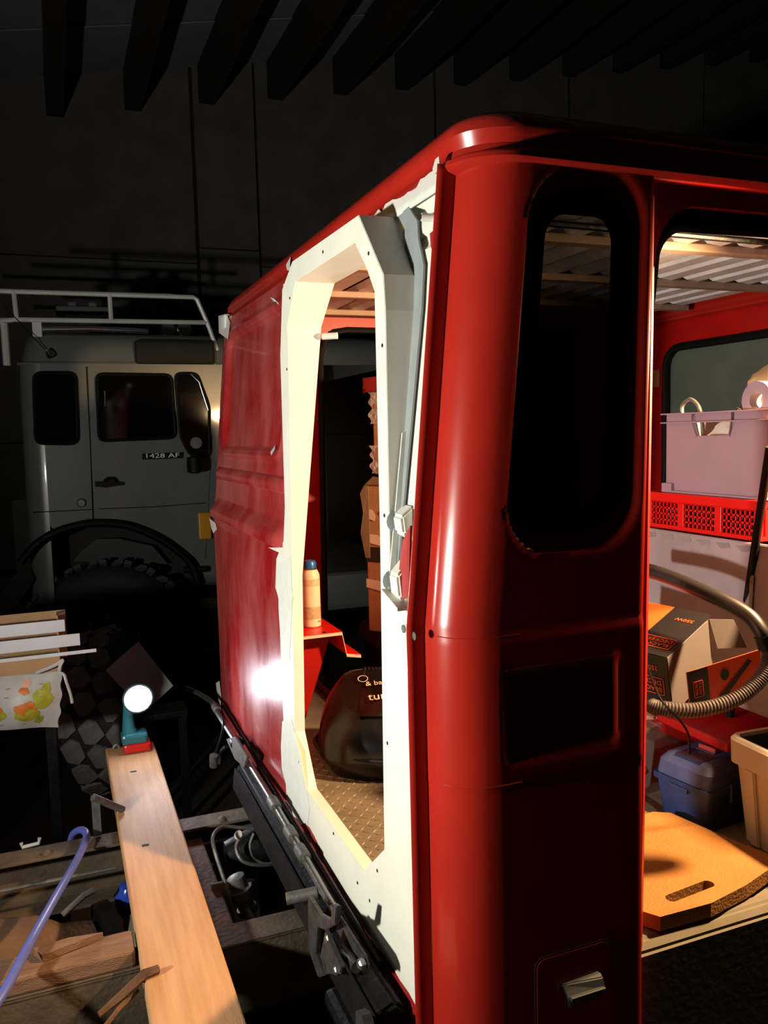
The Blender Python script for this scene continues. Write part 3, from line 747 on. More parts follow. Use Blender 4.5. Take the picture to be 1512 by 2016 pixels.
# the carton: top is a sloping face seen from above; corners from the photo on sensible depths
A = D(1252, 1272, 2.10); B = D(1312, 1296, 2.02)         # lower edge of the top face (near end)
Cc = D(1402, 1212, 2.16); E_ = D(1338, 1187, 2.26)        # far end of the top face
F_ = D(1262, 1160, 2.42)
top = [A, B, Cc, E_]
e1 = (B-A); e2 = (Cc-B)
O0 = A
ux = e2.normalized(); vy = (A-B); vy = (vy-ux*vy.dot(ux)).normalized(); nzv = ux.cross(vy)
if nzv.z < 0: nzv = -nzv
ln = e2.length; wd = .17
TB = B
bw = wd*1.9
dn = -nzv*.16
t0, t1, t2, t3 = TB, TB+ux*ln, TB+ux*ln+vy*bw, TB+vy*bw
prism('carton_body', [t0+ux*.003, t1-ux*.02, t2-ux*.02, t3+ux*.003], dn, BOXG, bd)
prism('black_top', [t0, t1, t1+vy*.105, t0+vy*.105], nzv*.002, BLACKP, bd)
prism('orange_top', [t0+vy*.105, t1+vy*.105, t2, t3], nzv*.002, ORANGE, bd)
prism('black_front', [t0-ux*.001, t0+vy*.105-ux*.001, t0+vy*.105+dn-ux*.001, t0+dn-ux*.001], -ux*.002, BLACKP, bd)
prism('orange_front', [t0+vy*.105-ux*.001, t3-ux*.001, t3+dn-ux*.001, t0+vy*.105+dn-ux*.001], -ux*.002, ORANGE, bd)
sd = -vy
prism('grey_side', [t0+ux*.002, t1-ux*.03, t1-ux*.03+dn, t0+ux*.002+dn], sd*.002, BOXG, bd)
# open printed flap hanging below the near long side
fo_ = t0+dn*.30+sd*.03+ux*.03
fu = (-dn).normalized(); fdir = (ux*.9+sd*.55).normalized()
prism('printed_flap', [fo_, fo_+fdir*.20, fo_+fdir*.20-fu*.11, fo_-fu*.11], sd*.002, ORANGE, bd)
prism('flap_black', [fo_+sd*.002, fo_+fdir*.055+sd*.002, fo_+fdir*.055-fu*.11+sd*.002, fo_-fu*.11+sd*.002], sd*.001, BLACKP, bd)
fn_ = fdir.cross(fu).normalized()
if fn_.dot(CAM-fo_) < 0: fn_ = -fn_
q0 = fo_+fn_*.004
sh = [q0+fdir*.085-fu*.09, q0+fdir*.10-fu*.098, q0+fdir*.175-fu*.022, q0+fdir*.165-fu*.014]
prism('printed_tool', sh, fn_*.0006, BLACKP, bd)
prism('printed_tool', [q0+fdir*(.10+.012*math.cos(t))-fu*(.037+.017*math.sin(t)) for t in [2*math.pi*k/12 for k in range(12)]], fn_*.0006, BLACKP, bd)
prism('printed_tool', [q0+fdir*(.095+.014*math.cos(t))-fu*(.092+.009*math.sin(t)) for t in [2*math.pi*k/12 for k in range(12)]], fn_*.0007, BLACKP, bd)
prism('inner_flap', [t1-ux*.02, t1+ux*.05+sd*.03-nzv*.03, t1+ux*.07+sd*.05-nzv*.12, t1-ux*.01+sd*.01-nzv*.09], sd*.002, BOXG, bd)
def logo(c, u, n, w, par=bd):
    u = V(u).normalized(); n = V(n).normalized(); r = u.cross(n)
    o = c-r*w/2-u*w*.28+n*.0008
    pts = [o+r*a+u*b for a, b in rrect(0, w, 0, w*.56, w*.06, 3)]
    tube('logo_frame', pts+[pts[0]], w*.012, ORANGE, par, 5)
    text('lettering', 'BLACK+', o+r*w*.07+u*w*.32, r, u, w*.215, ORANGE, par)
    text('lettering', 'DECKER', o+r*w*.07+u*w*.09, r, u, w*.215, ORANGE, par)
def tag350(c, u, n, w, par=bd):
    u = V(u).normalized(); n = V(n).normalized(); r = u.cross(n)
    text('lettering', '350W', c-r*w*1.2+n*.0012, r, u, w, ORANGE, par)
dnn = dn.normalized()
logo(t0+vy*.055+ux*.055+nzv*.0026, -ux, nzv, .085)
tag350(t0+vy*.045+ux*(ln-.05)+nzv*.0026, -ux, nzv, .020)
logo(t0+vy*.055-ux*.0042+dnn*.085, dnn, -ux, .085)
tag350(t0+vy*.045-ux*.0042+dnn*.028, dnn, -ux, .018)
logo(fo_+fdir*.027-fu*.055+fn_*.0035, fdir, fn_, .045)
# vacuum hose and wand
hs = thing('vacuum_hose', 'grey ribbed vacuum hose with a black wand curving round the tool carton', 'hose', (1.6, 1.8, 1.264))
tube('wand', [D(1215, 1110, 2.35), D(1300, 1130, 2.18), D(1400, 1172, 2.04), D(1470, 1210, 1.97), D(1500, 1245, 1.94), D(1512, 1265, 1.94)], .019, mat('wand_dark', '#1e191b', .4, var=.2), hs, 14, 6)
hp_ = [D(1511, 1262, 1.94), D(1514, 1300, 1.94), D(1490, 1345, 1.93), D(1440, 1380, 1.92), D(1370, 1398, 1.92), D(1300, 1394, 1.93), D(1284, 1390, 1.95)]
tube('ribbed_hose', spline(hp_, 22), .0185, mat('hose_grey', '#544c4b', .5, var=.15), hs, 14, 0, .14)
tube('cuff', [D(1503, 1250, 1.94), D(1512, 1275, 1.94)], .023, DARK, hs, 14)
bp_ = tube('floor_stick', [P(1437, 1410, 'Z', 1.263), D(1516, 880, 2.07)], .011, RUB, None, 10)
tag(bp_, 'thin black upright pole leaning in the cab beside the grey board', 'pole')
cdp = tube('thin_cord', [D(1270, 1300, 1.98), D(1300, 1375, 1.86), D(1340, 1420, 1.84), D(1356, 1450, 1.84), D(1357, 1485, 1.84)], .003, BLK, None, 6, 8)
tag(cdp, 'thin black cord dangling in front of the tool carton', 'cord')

# clear storage box at the pillar
cbx = thing('clear_storage_box', 'cloudy clear plastic storage box filled with dark odds and ends beside the pillar', 'storage box', (1.52, 1.93, ZF))
q = V((1.455, 1.985, ZF+.003))
rz = Euler((0, 0, math.radians(14)))
box('box_shell', q+V((0, 0, .100)), (.22, .24, .19), CLEAR, cbx, rz, .012, 2, .88)
box('rim', q+V((0, 0, .196)), (.24, .26, .018), CLEAR, cbx, rz, .006)
box('latch', q+V((-.06, -.13, .175)), (.05, .012, .05), CLEAR, cbx, rz, .004)
it = bag(q+V((.02, 0, .066)), .07, .08, .05, 21, 'dark_fittings', mat('fitting_dark', '#3b3a3a', .6, var=.3), None); tag(it, 'dark fittings heaped inside the cloudy storage box', 'fittings')
pk = bag(P(1262, 1400, 'Z', 1.30), .05, .05, .022, 31, 'clear_packet', mat('crumpled_wrap', '#b98d80', .2, var=.2), None); tag(pk, 'crumpled clear packet resting on the cloudy storage box', 'packet')
cbd = prism('cardboard_piece', [P(1242, 1440, 'Z', 1.245), P(1245, 1395, 'Z', 1.25), P(1282, 1405, 'Z', 1.25), P(1262, 1425, 'Z', 1.245)], (0, 0, .006), CARD, None)
tag(cbd, 'scrap of cardboard across the cloudy storage box', 'cardboard')
pd = prism('crumpled_sheet', [P(1238, 1605, 'Z', 1.036), P(1242, 1560, 'Z', 1.036), P(1285, 1590, 'Z', 1.036), P(1300, 1606, 'Z', 1.036), P(1262, 1612, 'Z', 1.036)], (0, 0, .004), CARDD, None)
tag(pd, 'crumpled paper sheet on the floor beside the blue toolbox', 'paper')

# blue toolbox
tb = thing('toolbox', 'dark blue plastic toolbox with a red folding handle on its lid', 'toolbox', (1.69, 1.735, ZF+.001), rot=(0, 0, math.radians(8)))
def loft(nm, sec, m, par, n=5):
    vs, fs = [], []; k = 4*(n+1)
    for z, a, b, r in sec: vs += [(x, y, z) for x, y in rrect(-a, a, -b, b, r, n)]
    for j in range(len(sec)-1):
        for i in range(k): fs.append((j*k+i, j*k+(i+1) % k, (j+1)*k+(i+1) % k, (j+1)*k+i))
    fs.append(tuple(range(k))); fs.append(tuple(range((len(sec)-1)*k, len(sec)*k)))
    return mesh(nm, vs, fs, m, par)
loft('body', [(.0, .165, .078, .01), (.105, .18, .09, .014)], BLUEPL, tb)
loft('lid_rim', [(.103, .188, .097, .016), (.118, .188, .097, .016)], BLUEPL, tb)
lid = loft('lid', [(.117, .18, .09, .016), (.155, .176, .086, .02), (.172, .162, .074, .02), (.178, .15, .062, .02)], mat('dusty_blue_plastic', '#3a4470', .55, col2='#54557a', scale=9), tb)
hd = [(-.07, -.014, .1805), (.07, -.014, .1805), (.07, .022, .1805), (-.07, .022, .1805)]
prism('handle_well', [(-.085, -.026, .1785), (.085, -.026, .1785), (.085, .032, .1785), (-.085, .032, .1785)], (0, 0, .0008), mat('dusty_blue_plastic', '#3a4470'), lid)
hn = mesh('carry_handle', [], [], REDPL, tb) if False else None
bm = bmesh.new(); addbox(bm, (0, -.02, .186), (.16, .013, .013), None, .003); addbox(bm, (-.073, .005, .186), (.013, .05, .013), None, .003); addbox(bm, (.073, .005, .186), (.013, .05, .013), None, .003)
finish('carry_handle', bm, mat('handle_red', '#a3302a', .5), tb)
for sx in (-.12, .12): prism('lid_window', [(sx-.04, -.045, .1785), (sx+.025, -.045, .1785), (sx+.025, .04, .1785), (sx-.04, .04, .1785)], (0, 0, .0012), mat('lid_tray', '#2a2c40', .3), lid)
for sx in (-.09, .09): box('latch', (sx, -.098, .10), (.035, .010, .05), BLUEPL, tb, None, .002)
box('end_latch', (-.19, 0, .10), (.008, .06, .012), BLUEPL, tb, None, .002)

# off-white bin
bn = thing('storage_bin', 'off-white plastic bin with a thick rolled rim beside the blue toolbox', 'bin', (1.725, 1.476, ZF+.001), rot=(0, 0, math.radians(-3)))
def bloop(z, a, b, r): return [(x, y, z) for x, y in rrect(-a, a, -b, b, r, 6)]
sec = [(0, .128, .100, .02), (.205, .150, .116, .028), (.207, .164, .128, .034), (.266, .166, .130, .036), (.274, .160, .124, .034), (.274, .148, .112, .026), (.2, .142, .108, .024), (.012, .122, .094, .02)]
vs, fs = [], []
k = 28
for s in sec: vs += bloop(*s)
for j in range(len(sec)-1):
    for i in range(k): fs.append((j*k+i, j*k+(i+1) % k, (j+1)*k+(i+1) % k, (j+1)*k+i))
fs.append(tuple(range(k))); fs.append(tuple(range((len(sec)-1)*k, len(sec)*k)))
mesh('tub', vs, fs, OFFW, bn)
for y in (-.085, .035):
    prism('side_rib', [(-.126, y, .002), (-.146, y, .204), (-.160, y, .206), (-.140, y, .002)], (0, .03, 0), OFFW, bn, bev=.003)
lsec = [(.2, .139, .105, .024), (.266, .145, .109, .026), (.266, .142, .106, .025), (.2, .135, .101, .022), (.020, .116, .088, .02)]
vs, fs = [], []
for q_ in [(.014, .119, .091, .02)]+lsec: vs += bloop(*q_)
for j_ in range(5):
    for i_ in range(k): fs.append((j_*k+i_, j_*k+(i_+1) % k, (j_+1)*k+(i_+1) % k, (j_+1)*k+i_))
fs.append(tuple(range(k))); fs.append(tuple(range(5*k, 6*k)))
mesh('dark_lining', vs, fs, mat('bin_liner', '#3a3a3c', .8), bn)
# yellow foam mat with hand slot
mz = ZF+.012
pts = [V((1.100, 1.372, mz+.03)), P(1300, 1805, 'Z', mz+.03), P(1400, 1778, 'Z', mz+.03), P(1470, 1742, 'Z', mz+.03), P(1530, 1700, 'Z', mz+.03), P(1512, 1682, 'Z', mz+.03), P(1400, 1635, 'Z', mz+.03), P(1320, 1600, 'Z', mz+.03), P(1285, 1598, 'Z', mz+.03), P(1235, 1612, 'Z', mz+.03), P(1200, 1640, 'Z', mz+.03), V((1.100, 1.44, mz+.03))]
sl = []
c0, c1_ = P(1322, 1768, 'Z', mz+.03), P(1394, 1740, 'Z', mz+.03)
dv = (c1_-c0).normalized(); pv = V((-dv.y, dv.x, 0)); rr = .0135
for t in range(9): a = math.radians(90+180*t/8); sl.append(c0+dv*math.cos(a)*rr+pv*math.sin(a)*rr)
for t in range(9): a = math.radians(-90+180*t/8); sl.append(c1_+dv*math.cos(a)*rr+pv*math.sin(a)*rr)
fm = prism('kneeling_mat', pts, (0, 0, -.032), MATF, None, holes=[sl]); tag(fm, 'ochre foam kneeling mat with a hand slot at the door sill', 'mat')

# ------------------------------------------------------------------ chassis of the red truck
ch = thing('truck_chassis', 'dusty steel truck chassis with two long rails behind the red cab', 'chassis', (.2, 2.4, GZ))
def rail(nm, y0, y1, z1, m, x0=-2.2, x1=2.6, h=.19, t=.009, inner=1):
    bm = bmesh.new()
    addbox(bm, ((x0+x1)/2, (y0+y1)/2, z1-t/2), (x1-x0, y1-y0, t), None, .002)
    addbox(bm, ((x0+x1)/2, (y0+y1)/2, z1-h+t/2), (x1-x0, y1-y0, t), None, .002)
    yw = y1-t/2 if inner > 0 else y0+t/2
    addbox(bm, ((x0+x1)/2, yw, z1-h/2), (x1-x0, t, h), None, .002)
    return finish(nm, bm, m, ch)
RAILM = mat('dusty_rail', '#4a4036', .75, .2, col2='#6f5f4c', scale=9, bump=.3)
rail('far_rail', 2.675, 2.765, .82, RAILM, inner=1)
rail('near_rail', 2.00, 2.10, .815, RAILM, inner=-1)
tube('brake_pipe', [(-2, 2.66, .755), (.1, 2.655, .752)], .006, GREYST, ch, 8)
tube('brake_pipe', [(.3, 2.66, .77), (.55, 2.64, .775), (.6, 2.62, .76)], .006, GREYST, ch, 8)
bx('cross_member', (.315, 2.10, .66), (.375, 2.67, .79), RUST, ch, .006)
bx('cross_member', (-.62, 2.10, .60), (-.50, 2.67, .78), RUST, ch, .006)
for x in (-.42, -.1, .45): lathe('rivet', [(.014, 0), (.013, .006), (.006, .011)], RAILM, ch, (x, 2.70, .82), (0, 0, 1), 10)
lathe('axle_tube', [(.06, -.9), (.06, .9)], DARK, ch, (-.75, 2.4, .5), (0, 1, 0), 18)
for y in (1.62, 3.2):      # rear wheels carrying the chassis
    lathe('rear_wheel', [(.18, -.15), (.46, -.15), (.5, -.10), (.52, 0), (.5, .10), (.46, .15), (.18, .15)], TYRE, ch, (-1.55, y, GZ+.52), (0, 1, 0), 40)
lathe('axle_tube', [(.055, -.8), (.055, .8)], DARK, ch, (-1.55, 2.41, GZ+.52), (0, 1, 0), 16)
for y in (2.05, 2.72): bx('spring_hanger', (-1.66, y-.04, GZ+.50), (-1.44, y+.04, .66), DARK, ch, .01)
# cab cross beam, steel pipe and brackets along the foot of the rear wall
bm = bmesh.new()
prism('rear_cross_beam', [(.515, 1.42, .925), (.575, 1.42, .90), (.582, 1.42, .965), (.56, 1.42, .988), (.525, 1.42, .975)], (0, 1.36, 0), DARK, ch, bev=.008)
prism('beam_flange', [(.500, 1.43, .90), (.510, 1.43, .895), (.518, 1.43, .965), (.510, 1.43, .968)], (0, 1.33, 0), DARK, ch)
for y0 in (2.0, 2.66): bx('cab_mount', (.60, y0, .80), (.67, y0+.10, .931), DARK, ch, .01)
pp = thing('steel_pipe', 'long bare steel pipe with clamps running along the foot of the red rear wall', 'pipe', (.54, 2.5, .99))
tube('pipe_run', [P(366, 1355, 'Y', 3.62), P(392, 1366, 'Y', 3.52), P(418, 1384, 'Y', 3.36), (.535, 3.2, 1.02), (.54, 2.8, 1.016), (.54, 2.3, 1.018), (.54, 1.82, 1.002), (.542, 1.77, 1.000), (.538, 1.73, .998)], .0105, STEEL, pp, 12, 6)
for y, z in ((3.26, 1.02), (2.32, 1.018), (2.13, 1.012), (2.02, 1.01)): lathe('pipe_union', [(.012, -.03), (.0165, -.028), (.0165, .028), (.012, .03)], GREYST, pp, (.54, y, z), (0, 1, 0), 12)
lathe('pipe_clamp', [(.011, -.012), (.024, -.012), (.024, .012), (.011, .012)], DARK, pp, (.54, 2.86, 1.016), (0, 1, 0), 12)
tube('second_pipe', [(.575, 3.3, 1.012), (.572, 2.6, 1.010), (.572, 2.0, 1.0), (.575, 1.55, .985)], .0065, DARK, pp, 8)
tp = tube('threaded_stub', [P(564, 1770, 'Y', 1.88), P(625, 1757, 'Y', 1.86)], .015, GREYST, None, 14)
tag(tp, 'threaded steel pipe stub poking out below the white plate', 'pipe')
# tilt-lock bracket below the plate
lk = thing('lock_bracket', 'grimy cab tilt-lock bracket hanging under the white plate', 'bracket', (.52, 1.62, .85))
prism('bent_strap', [P(606, 1765, 'X', .487), P(628, 1800, 'X', .487), P(650, 1812, 'X', .487), P(655, 1780, 'X', .487), P(662, 1785, 'X', .487), P(660, 1820, 'X', .487), P(640, 1832, 'X', .487), P(626, 1826, 'X', .487), P(622, 1880, 'X', .487), P(640, 1920, 'X', .487), P(626, 1925, 'X', .487), P(607, 1870, 'X', .487)], (.012, 0, 0), DARKG, lk, bev=.002)
prism('side_plate', [P(640, 1830, 'X', .476), P(672, 1905, 'X', .476), P(670, 1918, 'X', .476), P(640, 1918, 'X', .476), P(630, 1880, 'X', .476)], (.01, 0, 0), DARKG, lk, bev=.002)
prism('lever_arm', [P(664, 1800, 'X', .518), P(715, 1880, 'X', .518), P(722, 1905, 'X', .518), P(710, 1912, 'X', .518), P(690, 1880, 'X', .518), P(660, 1830, 'X', .518)], (.009, 0, 0), DARKG, lk, bev=.003)
tube('lock_pin', [P(676, 1870, 'X', .507), P(702, 1905, 'X', .507)], .012, DARKG, lk, 12)
for px, py in ((703, 1902), (716, 1896), (668, 1908), (652, 1846)): lathe('bolt', [(.011, 0), (.011, .010), (.007, .013)], STEEL, lk, P(px, py, 'X', .516 if px > 690 else .486), (-1, -.2, 0), 6, False)
prism('lower_arm', [P(700, 1990, 'X', .478), P(712, 2000, 'X', .478), P(722, 2040, 'X', .478), P(700, 2040, 'X', .478)], (.02, 0, 0), DARKG, lk)
# latch at the far end of the pipe
lt = thing('pipe_latch', 'dark latch with a hanging rubber buffer at the far end of the steel pipe', 'latch', (.5, 3.0, .93))
prism('plate', [P(445, 1455, 'X', .52), P(462, 1450, 'X', .52), P(486, 1490, 'X', .52), P(480, 1512, 'X', .52), P(462, 1495, 'X', .52)], (.01, 0, 0), GREYST, lt, bev=.002)
tube('buffer', [P(421, 1487, 'X', .50), P(421, 1508, 'X', .50)], .017, GREYST, lt, 12)
tube('hook', [P(424, 1484, 'X', .51), P(436, 1450, 'X', .52), P(440, 1420, 'X', .53), P(432, 1408, 'X', .54)], .006, DARK, lt, 8, 4)
tube('hook', [P(432, 1505, 'X', .51), P(436, 1480, 'X', .52), P(446, 1470, 'X', .52)], .008, DARK, lt, 8, 4)
# gearbox, tank and lines between the rails
gb = thing('gearbox', 'dusty brown gearbox housing lying between the chassis rails', 'gearbox', (-.2, 2.42, .35))
lathe('bell_housing', [(.05, -.24), (.13, -.22), (.15, -.05), (.12, .06), (.075, .12), (.05, .2)], mat('dusty_brown_cast', '#6b4f3a', .8, .1, var=.25, scale=12, bump=.4), gb, (-.17, 2.45, .62), (1, .25, .05), 24)
tube('breather', [(-.06, 2.50, .72), (.0, 2.52, .755), (.03, 2.53, .76)], .010, GREYST, gb, 8)
lathe('flange', [(.05, -.02), (.10, -.02), (.10, .02), (.05, .02)], DARK, gb, (.06, 2.51, .62), (1, .25, .05), 20)
lathe('output_drum', [(.02, -.06), (.045, -.06), (.045, .07), (.03, .07)], DARK, gb, (-.0, 2.46, .52), (.1, .1, 1), 20)
bx('mount_foot', (-.30, 2.38, GZ+.001), (-.12, 2.50, .50), DARK, gb, .01)
tk = thing('air_tank', 'grey cylindrical air tank under the pine plank', 'tank', (.2, 2.45, .35))
lathe('tank_body', [(.02, -.20), (.07, -.19), (.085, -.15), (.085, .15), (.07, .19), (.02, .20)], mat('tank_grey', '#7d766c', .6, .2, var=.15), tk, (.18, 2.35, .60), (.15, .95, .25), 24)
lathe('drain_boss', [(.02, 0), (.02, .03), (.012, .035)], GREYST, tk, (.135, 2.22, .66), (-.5, -.3, .6), 12)
bx('tank_cradle', (.16, 2.30, GZ+.001), (.22, 2.42, .53), DARK, tk, .005)
bb = thing('filter_bowl', 'glossy blue filter bowl beside the pine plank', 'filter', (.16, 2.62, .6))
lathe('bowl', [(.005, -.055), (.03, -.048), (.045, -.02), (.048, .02), (.03, .048), (.01, .055)], mat('glossy_blue', '#2c4bb0', .15), bb, P(256, 1770, 'Y', 2.6), (0, 0, 1), 24)
tube('bracket', [P(256, 1770, 'Y', 2.6)+V((.0, .03, .03)), (.22, 2.67, .72)], .012, DARK, bb, 8)
# valve, pipes and cables right of the plank
vv = thing('brake_valve', 'brass-grey valve with a thick bent pipe between the rails', 'valve', (.5, 2.3, .5))
lathe('valve_body', [(.014, -.06), (.026, -.055), (.026, -.02), (.036, -.018), (.036, .01), (.024, .014), (.024, .04), (.03, .042), (.03, .06), (.012, .062)], GREYST, vv, P(476, 1760, 'Y', 2.3), (.28, -.1, -1), 16)
tube('bent_pipe', [P(484, 1775, 'Y', 2.3), P(494, 1805, 'Y', 2.26), P(520, 1825, 'Y', 2.22), P(560, 1822, 'Y', 2.18), P(600, 1812, 'Y', 2.15)], .013, GREYST, vv, 12, 6)
bx('valve_plate', P(416, 1760, 'Y', 2.34)-V((.0, .01, .05)), P(450, 1760, 'Y', 2.34)+V((.0, .0, .045)), mat('primer_plate', '#8d8272', .7, var=.15), vv, .002)
tube('line', [P(455, 1738, 'Y', 2.32), P(500, 1735, 'Y', 2.32)], .007, GREYST, vv, 8)
def cable(px, y, r, m, lab):
    o = tube('air_line', [P(a, b, 'Y', y+dy) for a, b, dy in px], r, m, None, 8, 6); tag(o, lab, 'air line'); return o
cable([(510, 1632, .05), (480, 1630, .05), (440, 1628, .04), (420, 1645, -.01), (424, 1680, -.06), (450, 1760, -.12), (464, 1830, -.14), (468, 1842, -.14)], 2.4, .0055, GREYST, 'thin grey air line dropping between the rails beside the valve')
cable([(472, 1648, .0), (465, 1670, 0), (478, 1695, -.02), (510, 1703, -.02), (548, 1700, 0)], 2.45, .006, GREYST, 'looped grey air line with a white fitting above the dark cylinder')
cable([(500, 1640, .0), (492, 1665, 0), (500, 1690, -.02), (530, 1700, -.02), (560, 1685, 0)], 2.42, .0045, GREYST, 'inner thin looped air line beside the dark brake cylinder')
bc = thing('brake_cylinder', 'dark brake cylinder with a white fitting between the rails', 'cylinder', (.5, 2.5, .5))
lathe('cylinder_body', [(.02, -.12), (.05, -.11), (.06, -.02), (.06, .10), (.03, .12)], DARK, bc, P(515, 1660, 'Y', 2.52), (.9, 0, .2), 20)
lathe('white_fitting', [(.010, 0), (.014, .003), (.014, .014), (.008, .018)], PAPER, bc, P(473, 1646, 'Y', 2.45), (-.5, -.5, .6), 10)
mb = thing('engine_block', 'dark oily engine block under the cab', 'engine', (.6, 2.35, GZ))
box('block', (.78, 2.36, .45), (.50, .42, .52), mat('oily_black', '#151312', .6, .3, var=.5, scale=14, bump=.6), mb, None, .03)
box('sump', (.72, 2.36, GZ+.09), (.40, .30, .17), DARK, mb, None, .03)
box('side_housing', (.46, 2.30, .50), (.16, .22, .22), mat('oily_grey', '#2a2826', .6, .3, var=.5, scale=14, bump=.6), mb, None, .03)
ub = thing('under_step', 'black stepped housing below the cab corner', 'housing', (.6, 1.6, .5))
box('housing', (.60, 1.66, .66), (.16, .30, .24), DARK, ub, None, .02)
box('support', (.60, 1.78, .35), (.10, .10, .46), DARK, ub, None, .01)
prism('splash_guard', [(.585, 1.40, .925), (.585, 1.48, .925), (.575, 1.46, .70), (.575, 1.40, .60)], (.008, 0, 0), BLK, ub)

# plank, timber and clutter on the chassis
pl = thing('pine_plank', 'thick pine plank laid across the chassis rails carrying the torch', 'plank', (.21, 2.4, .82))
def plk(a, b):
    pass
bm = bmesh.new(); addbox(bm, (.211, 2.31, .846), (.187, 2.22, .048), None, .006, 3); finish('board', bm, PINE, pl)
for x, y, l in ((.19, 3.12, .022), (.175, 2.52, .02)):
    bx('nail_slot', (x, y, .8698), (x+l, y+.010, .8712), HOLE, pl, 0)
tm = thing('old_timber', 'splintered old timber lying along the near chassis rail', 'timber', (-.3, 2.07, .815))
o = box('beam', (-.605, 2.06, .838), (1.43, .095, .046), OLDW, tm, Euler((0, 0, 0)), .008)
prism('splinter', [(-.10, 2.05, .862), (-.02, 2.07, .864), (.04, 2.09, .862), (-.04, 2.10, .862), (-.12, 2.09, .862)], (0, 0, .018), OLDW, tm)
prism('splinter', [(-.36, 2.06, .860), (-.29, 2.08, .860), (-.32, 2.10, .860)], (0, 0, .03), OLDW, tm)
ib = thing('flat_iron', 'rusty flat iron bar slanting down from the plank edge', 'iron bar', (.12, 1.9, .8))
tube('bar', [P(312, 1908, 'Z', .880), P(285, 1918, 'Z', .882), P(240, 1960, 'Z', .85), P(195, 1998, 'Z', .835)], [.010, .012, .011, .007], RUST, ib, 6)
tube('lower_bar', [P(270, 1950, 'Z', .84), P(235, 1985, 'Z', .84), P(200, 2030, 'Z', .82)], .006, RUST, ib, 6)
bc_ = thing('slotted_bracket', 'pale grey bracket of an upright strip and slanting arm at the plank edge', 'bracket', (.07, 2.85, .82))
p0 = P(192, 1640, 'Y', 2.75)
prism('upright', [p0+V((-.013, 0, -.01)), p0+V((.013, 0, -.01)), p0+V((.013, 0, .115)), p0+V((-.013, 0, .115))], (0, .006, 0), GREYST, bc_)
a1, a2 = P(183, 1570, 'Y', 2.75), P(242, 1594, 'Z', .875)
tube('arm', [a1, a2], .013, GREYST, bc_, 6)
hk = thing('pale_hook', 'pale bent hook standing behind the plank end', 'hook', (.13, 3.44, .87))
tube('hook_bar', [P(222, 1490, 'Y', 3.40), P(224, 1472, 'Y', 3.40), P(230, 1466, 'Y', 3.40), P(236, 1474, 'Y', 3.40), P(236, 1492, 'Y', 3.40)], .007, GREYST, hk, 8, 4)
wc = tube('rail_staple', [P(42, 1660, 'Y', 2.78), P(44, 1668, 'Y', 2.78), P(76, 1660, 'Y', 2.78), P(78, 1650, 'Y', 2.78)], .006, PIPEW, None, 8)
tag(wc, 'small pale wire staple lying on the far chassis rail', 'wire')
bh = tube('air_hose', [P(-30, 2010, 'Z', .87), P(15, 1940, 'Z', .892), P(60, 1855, 'Z', .905), P(110, 1765, 'Y', 2.34), P(145, 1705, 'Y', 2.52), P(165, 1665, 'Y', 2.64), P(170, 1642, 'Y', 2.72), P(158, 1634, 'Y', 2.78), P(142, 1646, 'Y', 2.84), P(140, 1680, 'Y', 2.88), P(150, 1760, 'Y', 2.9)], .0115, BLUEH, None, 12, 8)
tag(bh, 'periwinkle blue air hose arching over the far chassis rail', 'hose')
# cardboard spread on the garage floor
FCARD = mat('floor_card', '#b3a081', .85, var=.1, scale=10)
fc = prism('floor_cardboard', [P(140, 1795, 'Z', GZ+.004), P(243, 1773, 'Z', GZ+.004), P(243, 1830, 'Z', GZ+.004), P(300, 1900, 'Z', GZ+.004), P(330, 2016, 'Z', GZ+.004), P(140, 1985, 'Z', GZ+.004)], (0, 0, .006), FCARD, None,
   holes=[[P(x, y, 'Z', GZ+.004) for x, y in ((180, 1892), (240, 1880), (240, 1868), (184, 1878))], [P(x, y, 'Z', GZ+.004) for x, y in ((190, 1806), (200, 1806), (200, 1788), (190, 1790))]])
tag(fc, 'flattened cardboard sheet with a slot cut-out on the garage floor', 'cardboard')
fc2 = prism('floor_cardboard', [P(0, 1900, 'Z', GZ+.003), P(60, 1860, 'Z', GZ+.003), P(80, 1890, 'Z', GZ+.003), P(95, 1930, 'Z', GZ+.003), P(40, 1960, 'Z', GZ+.003)], (0, 0, .006), FCARD, None); tag(fc2, 'torn cardboard scrap under the blue air hose', 'cardboard')

# torch
TP = V((.222, 3.345, .8705))
tor = thing('work_torch', 'teal battery torch with a red base shining at the camera from the plank end', 'torch', TP)
fdir2 = (V((.05, -.95, -.02))).normalized()
box('battery', TP+V((.012, 0, .020)), (.105, .085, .038), mat('torch_red', '#c01c1c', .35), tor, None, .01)
box('base_shell', TP+V((.004, 0, .056)), (.10, .08, .042), TEAL, tor, None, .012)
tube('grip', [TP+V((-.012, 0, .07)), TP+V((-.016, 0, .10)), TP+V((-.014, 0, .15)), TP+V((-.006, 0, .185))], [.030, .024, .021, .026], TEAL, tor, 16, 0)
hc_ = TP+V((.022, .0, .218))
lathe('head', [(.020, -.05), (.036, -.04), (.052, -.01), (.056, .020), (.054, .022)], TEAL, tor, hc_, fdir2, 28)
lathe('reflector_rim', [(.054, .018), (.060, .02), (.060, .034), (.052, .036)], mat('torch_dark', '#1b2a30', .4), tor, hc_, fdir2, 28)
ln_ = lathe('lens', [(.054, .033), (.050, .040), (.030, .046), (.005, .048)], LAMP, tor, hc_, fdir2, 28)
tl = light('torch_light', 'SPOT', hc_+fdir2*.075, 10, (.90, .88, 1.0), .045, hc_+V((.45, -1., .12)), 115, .7)

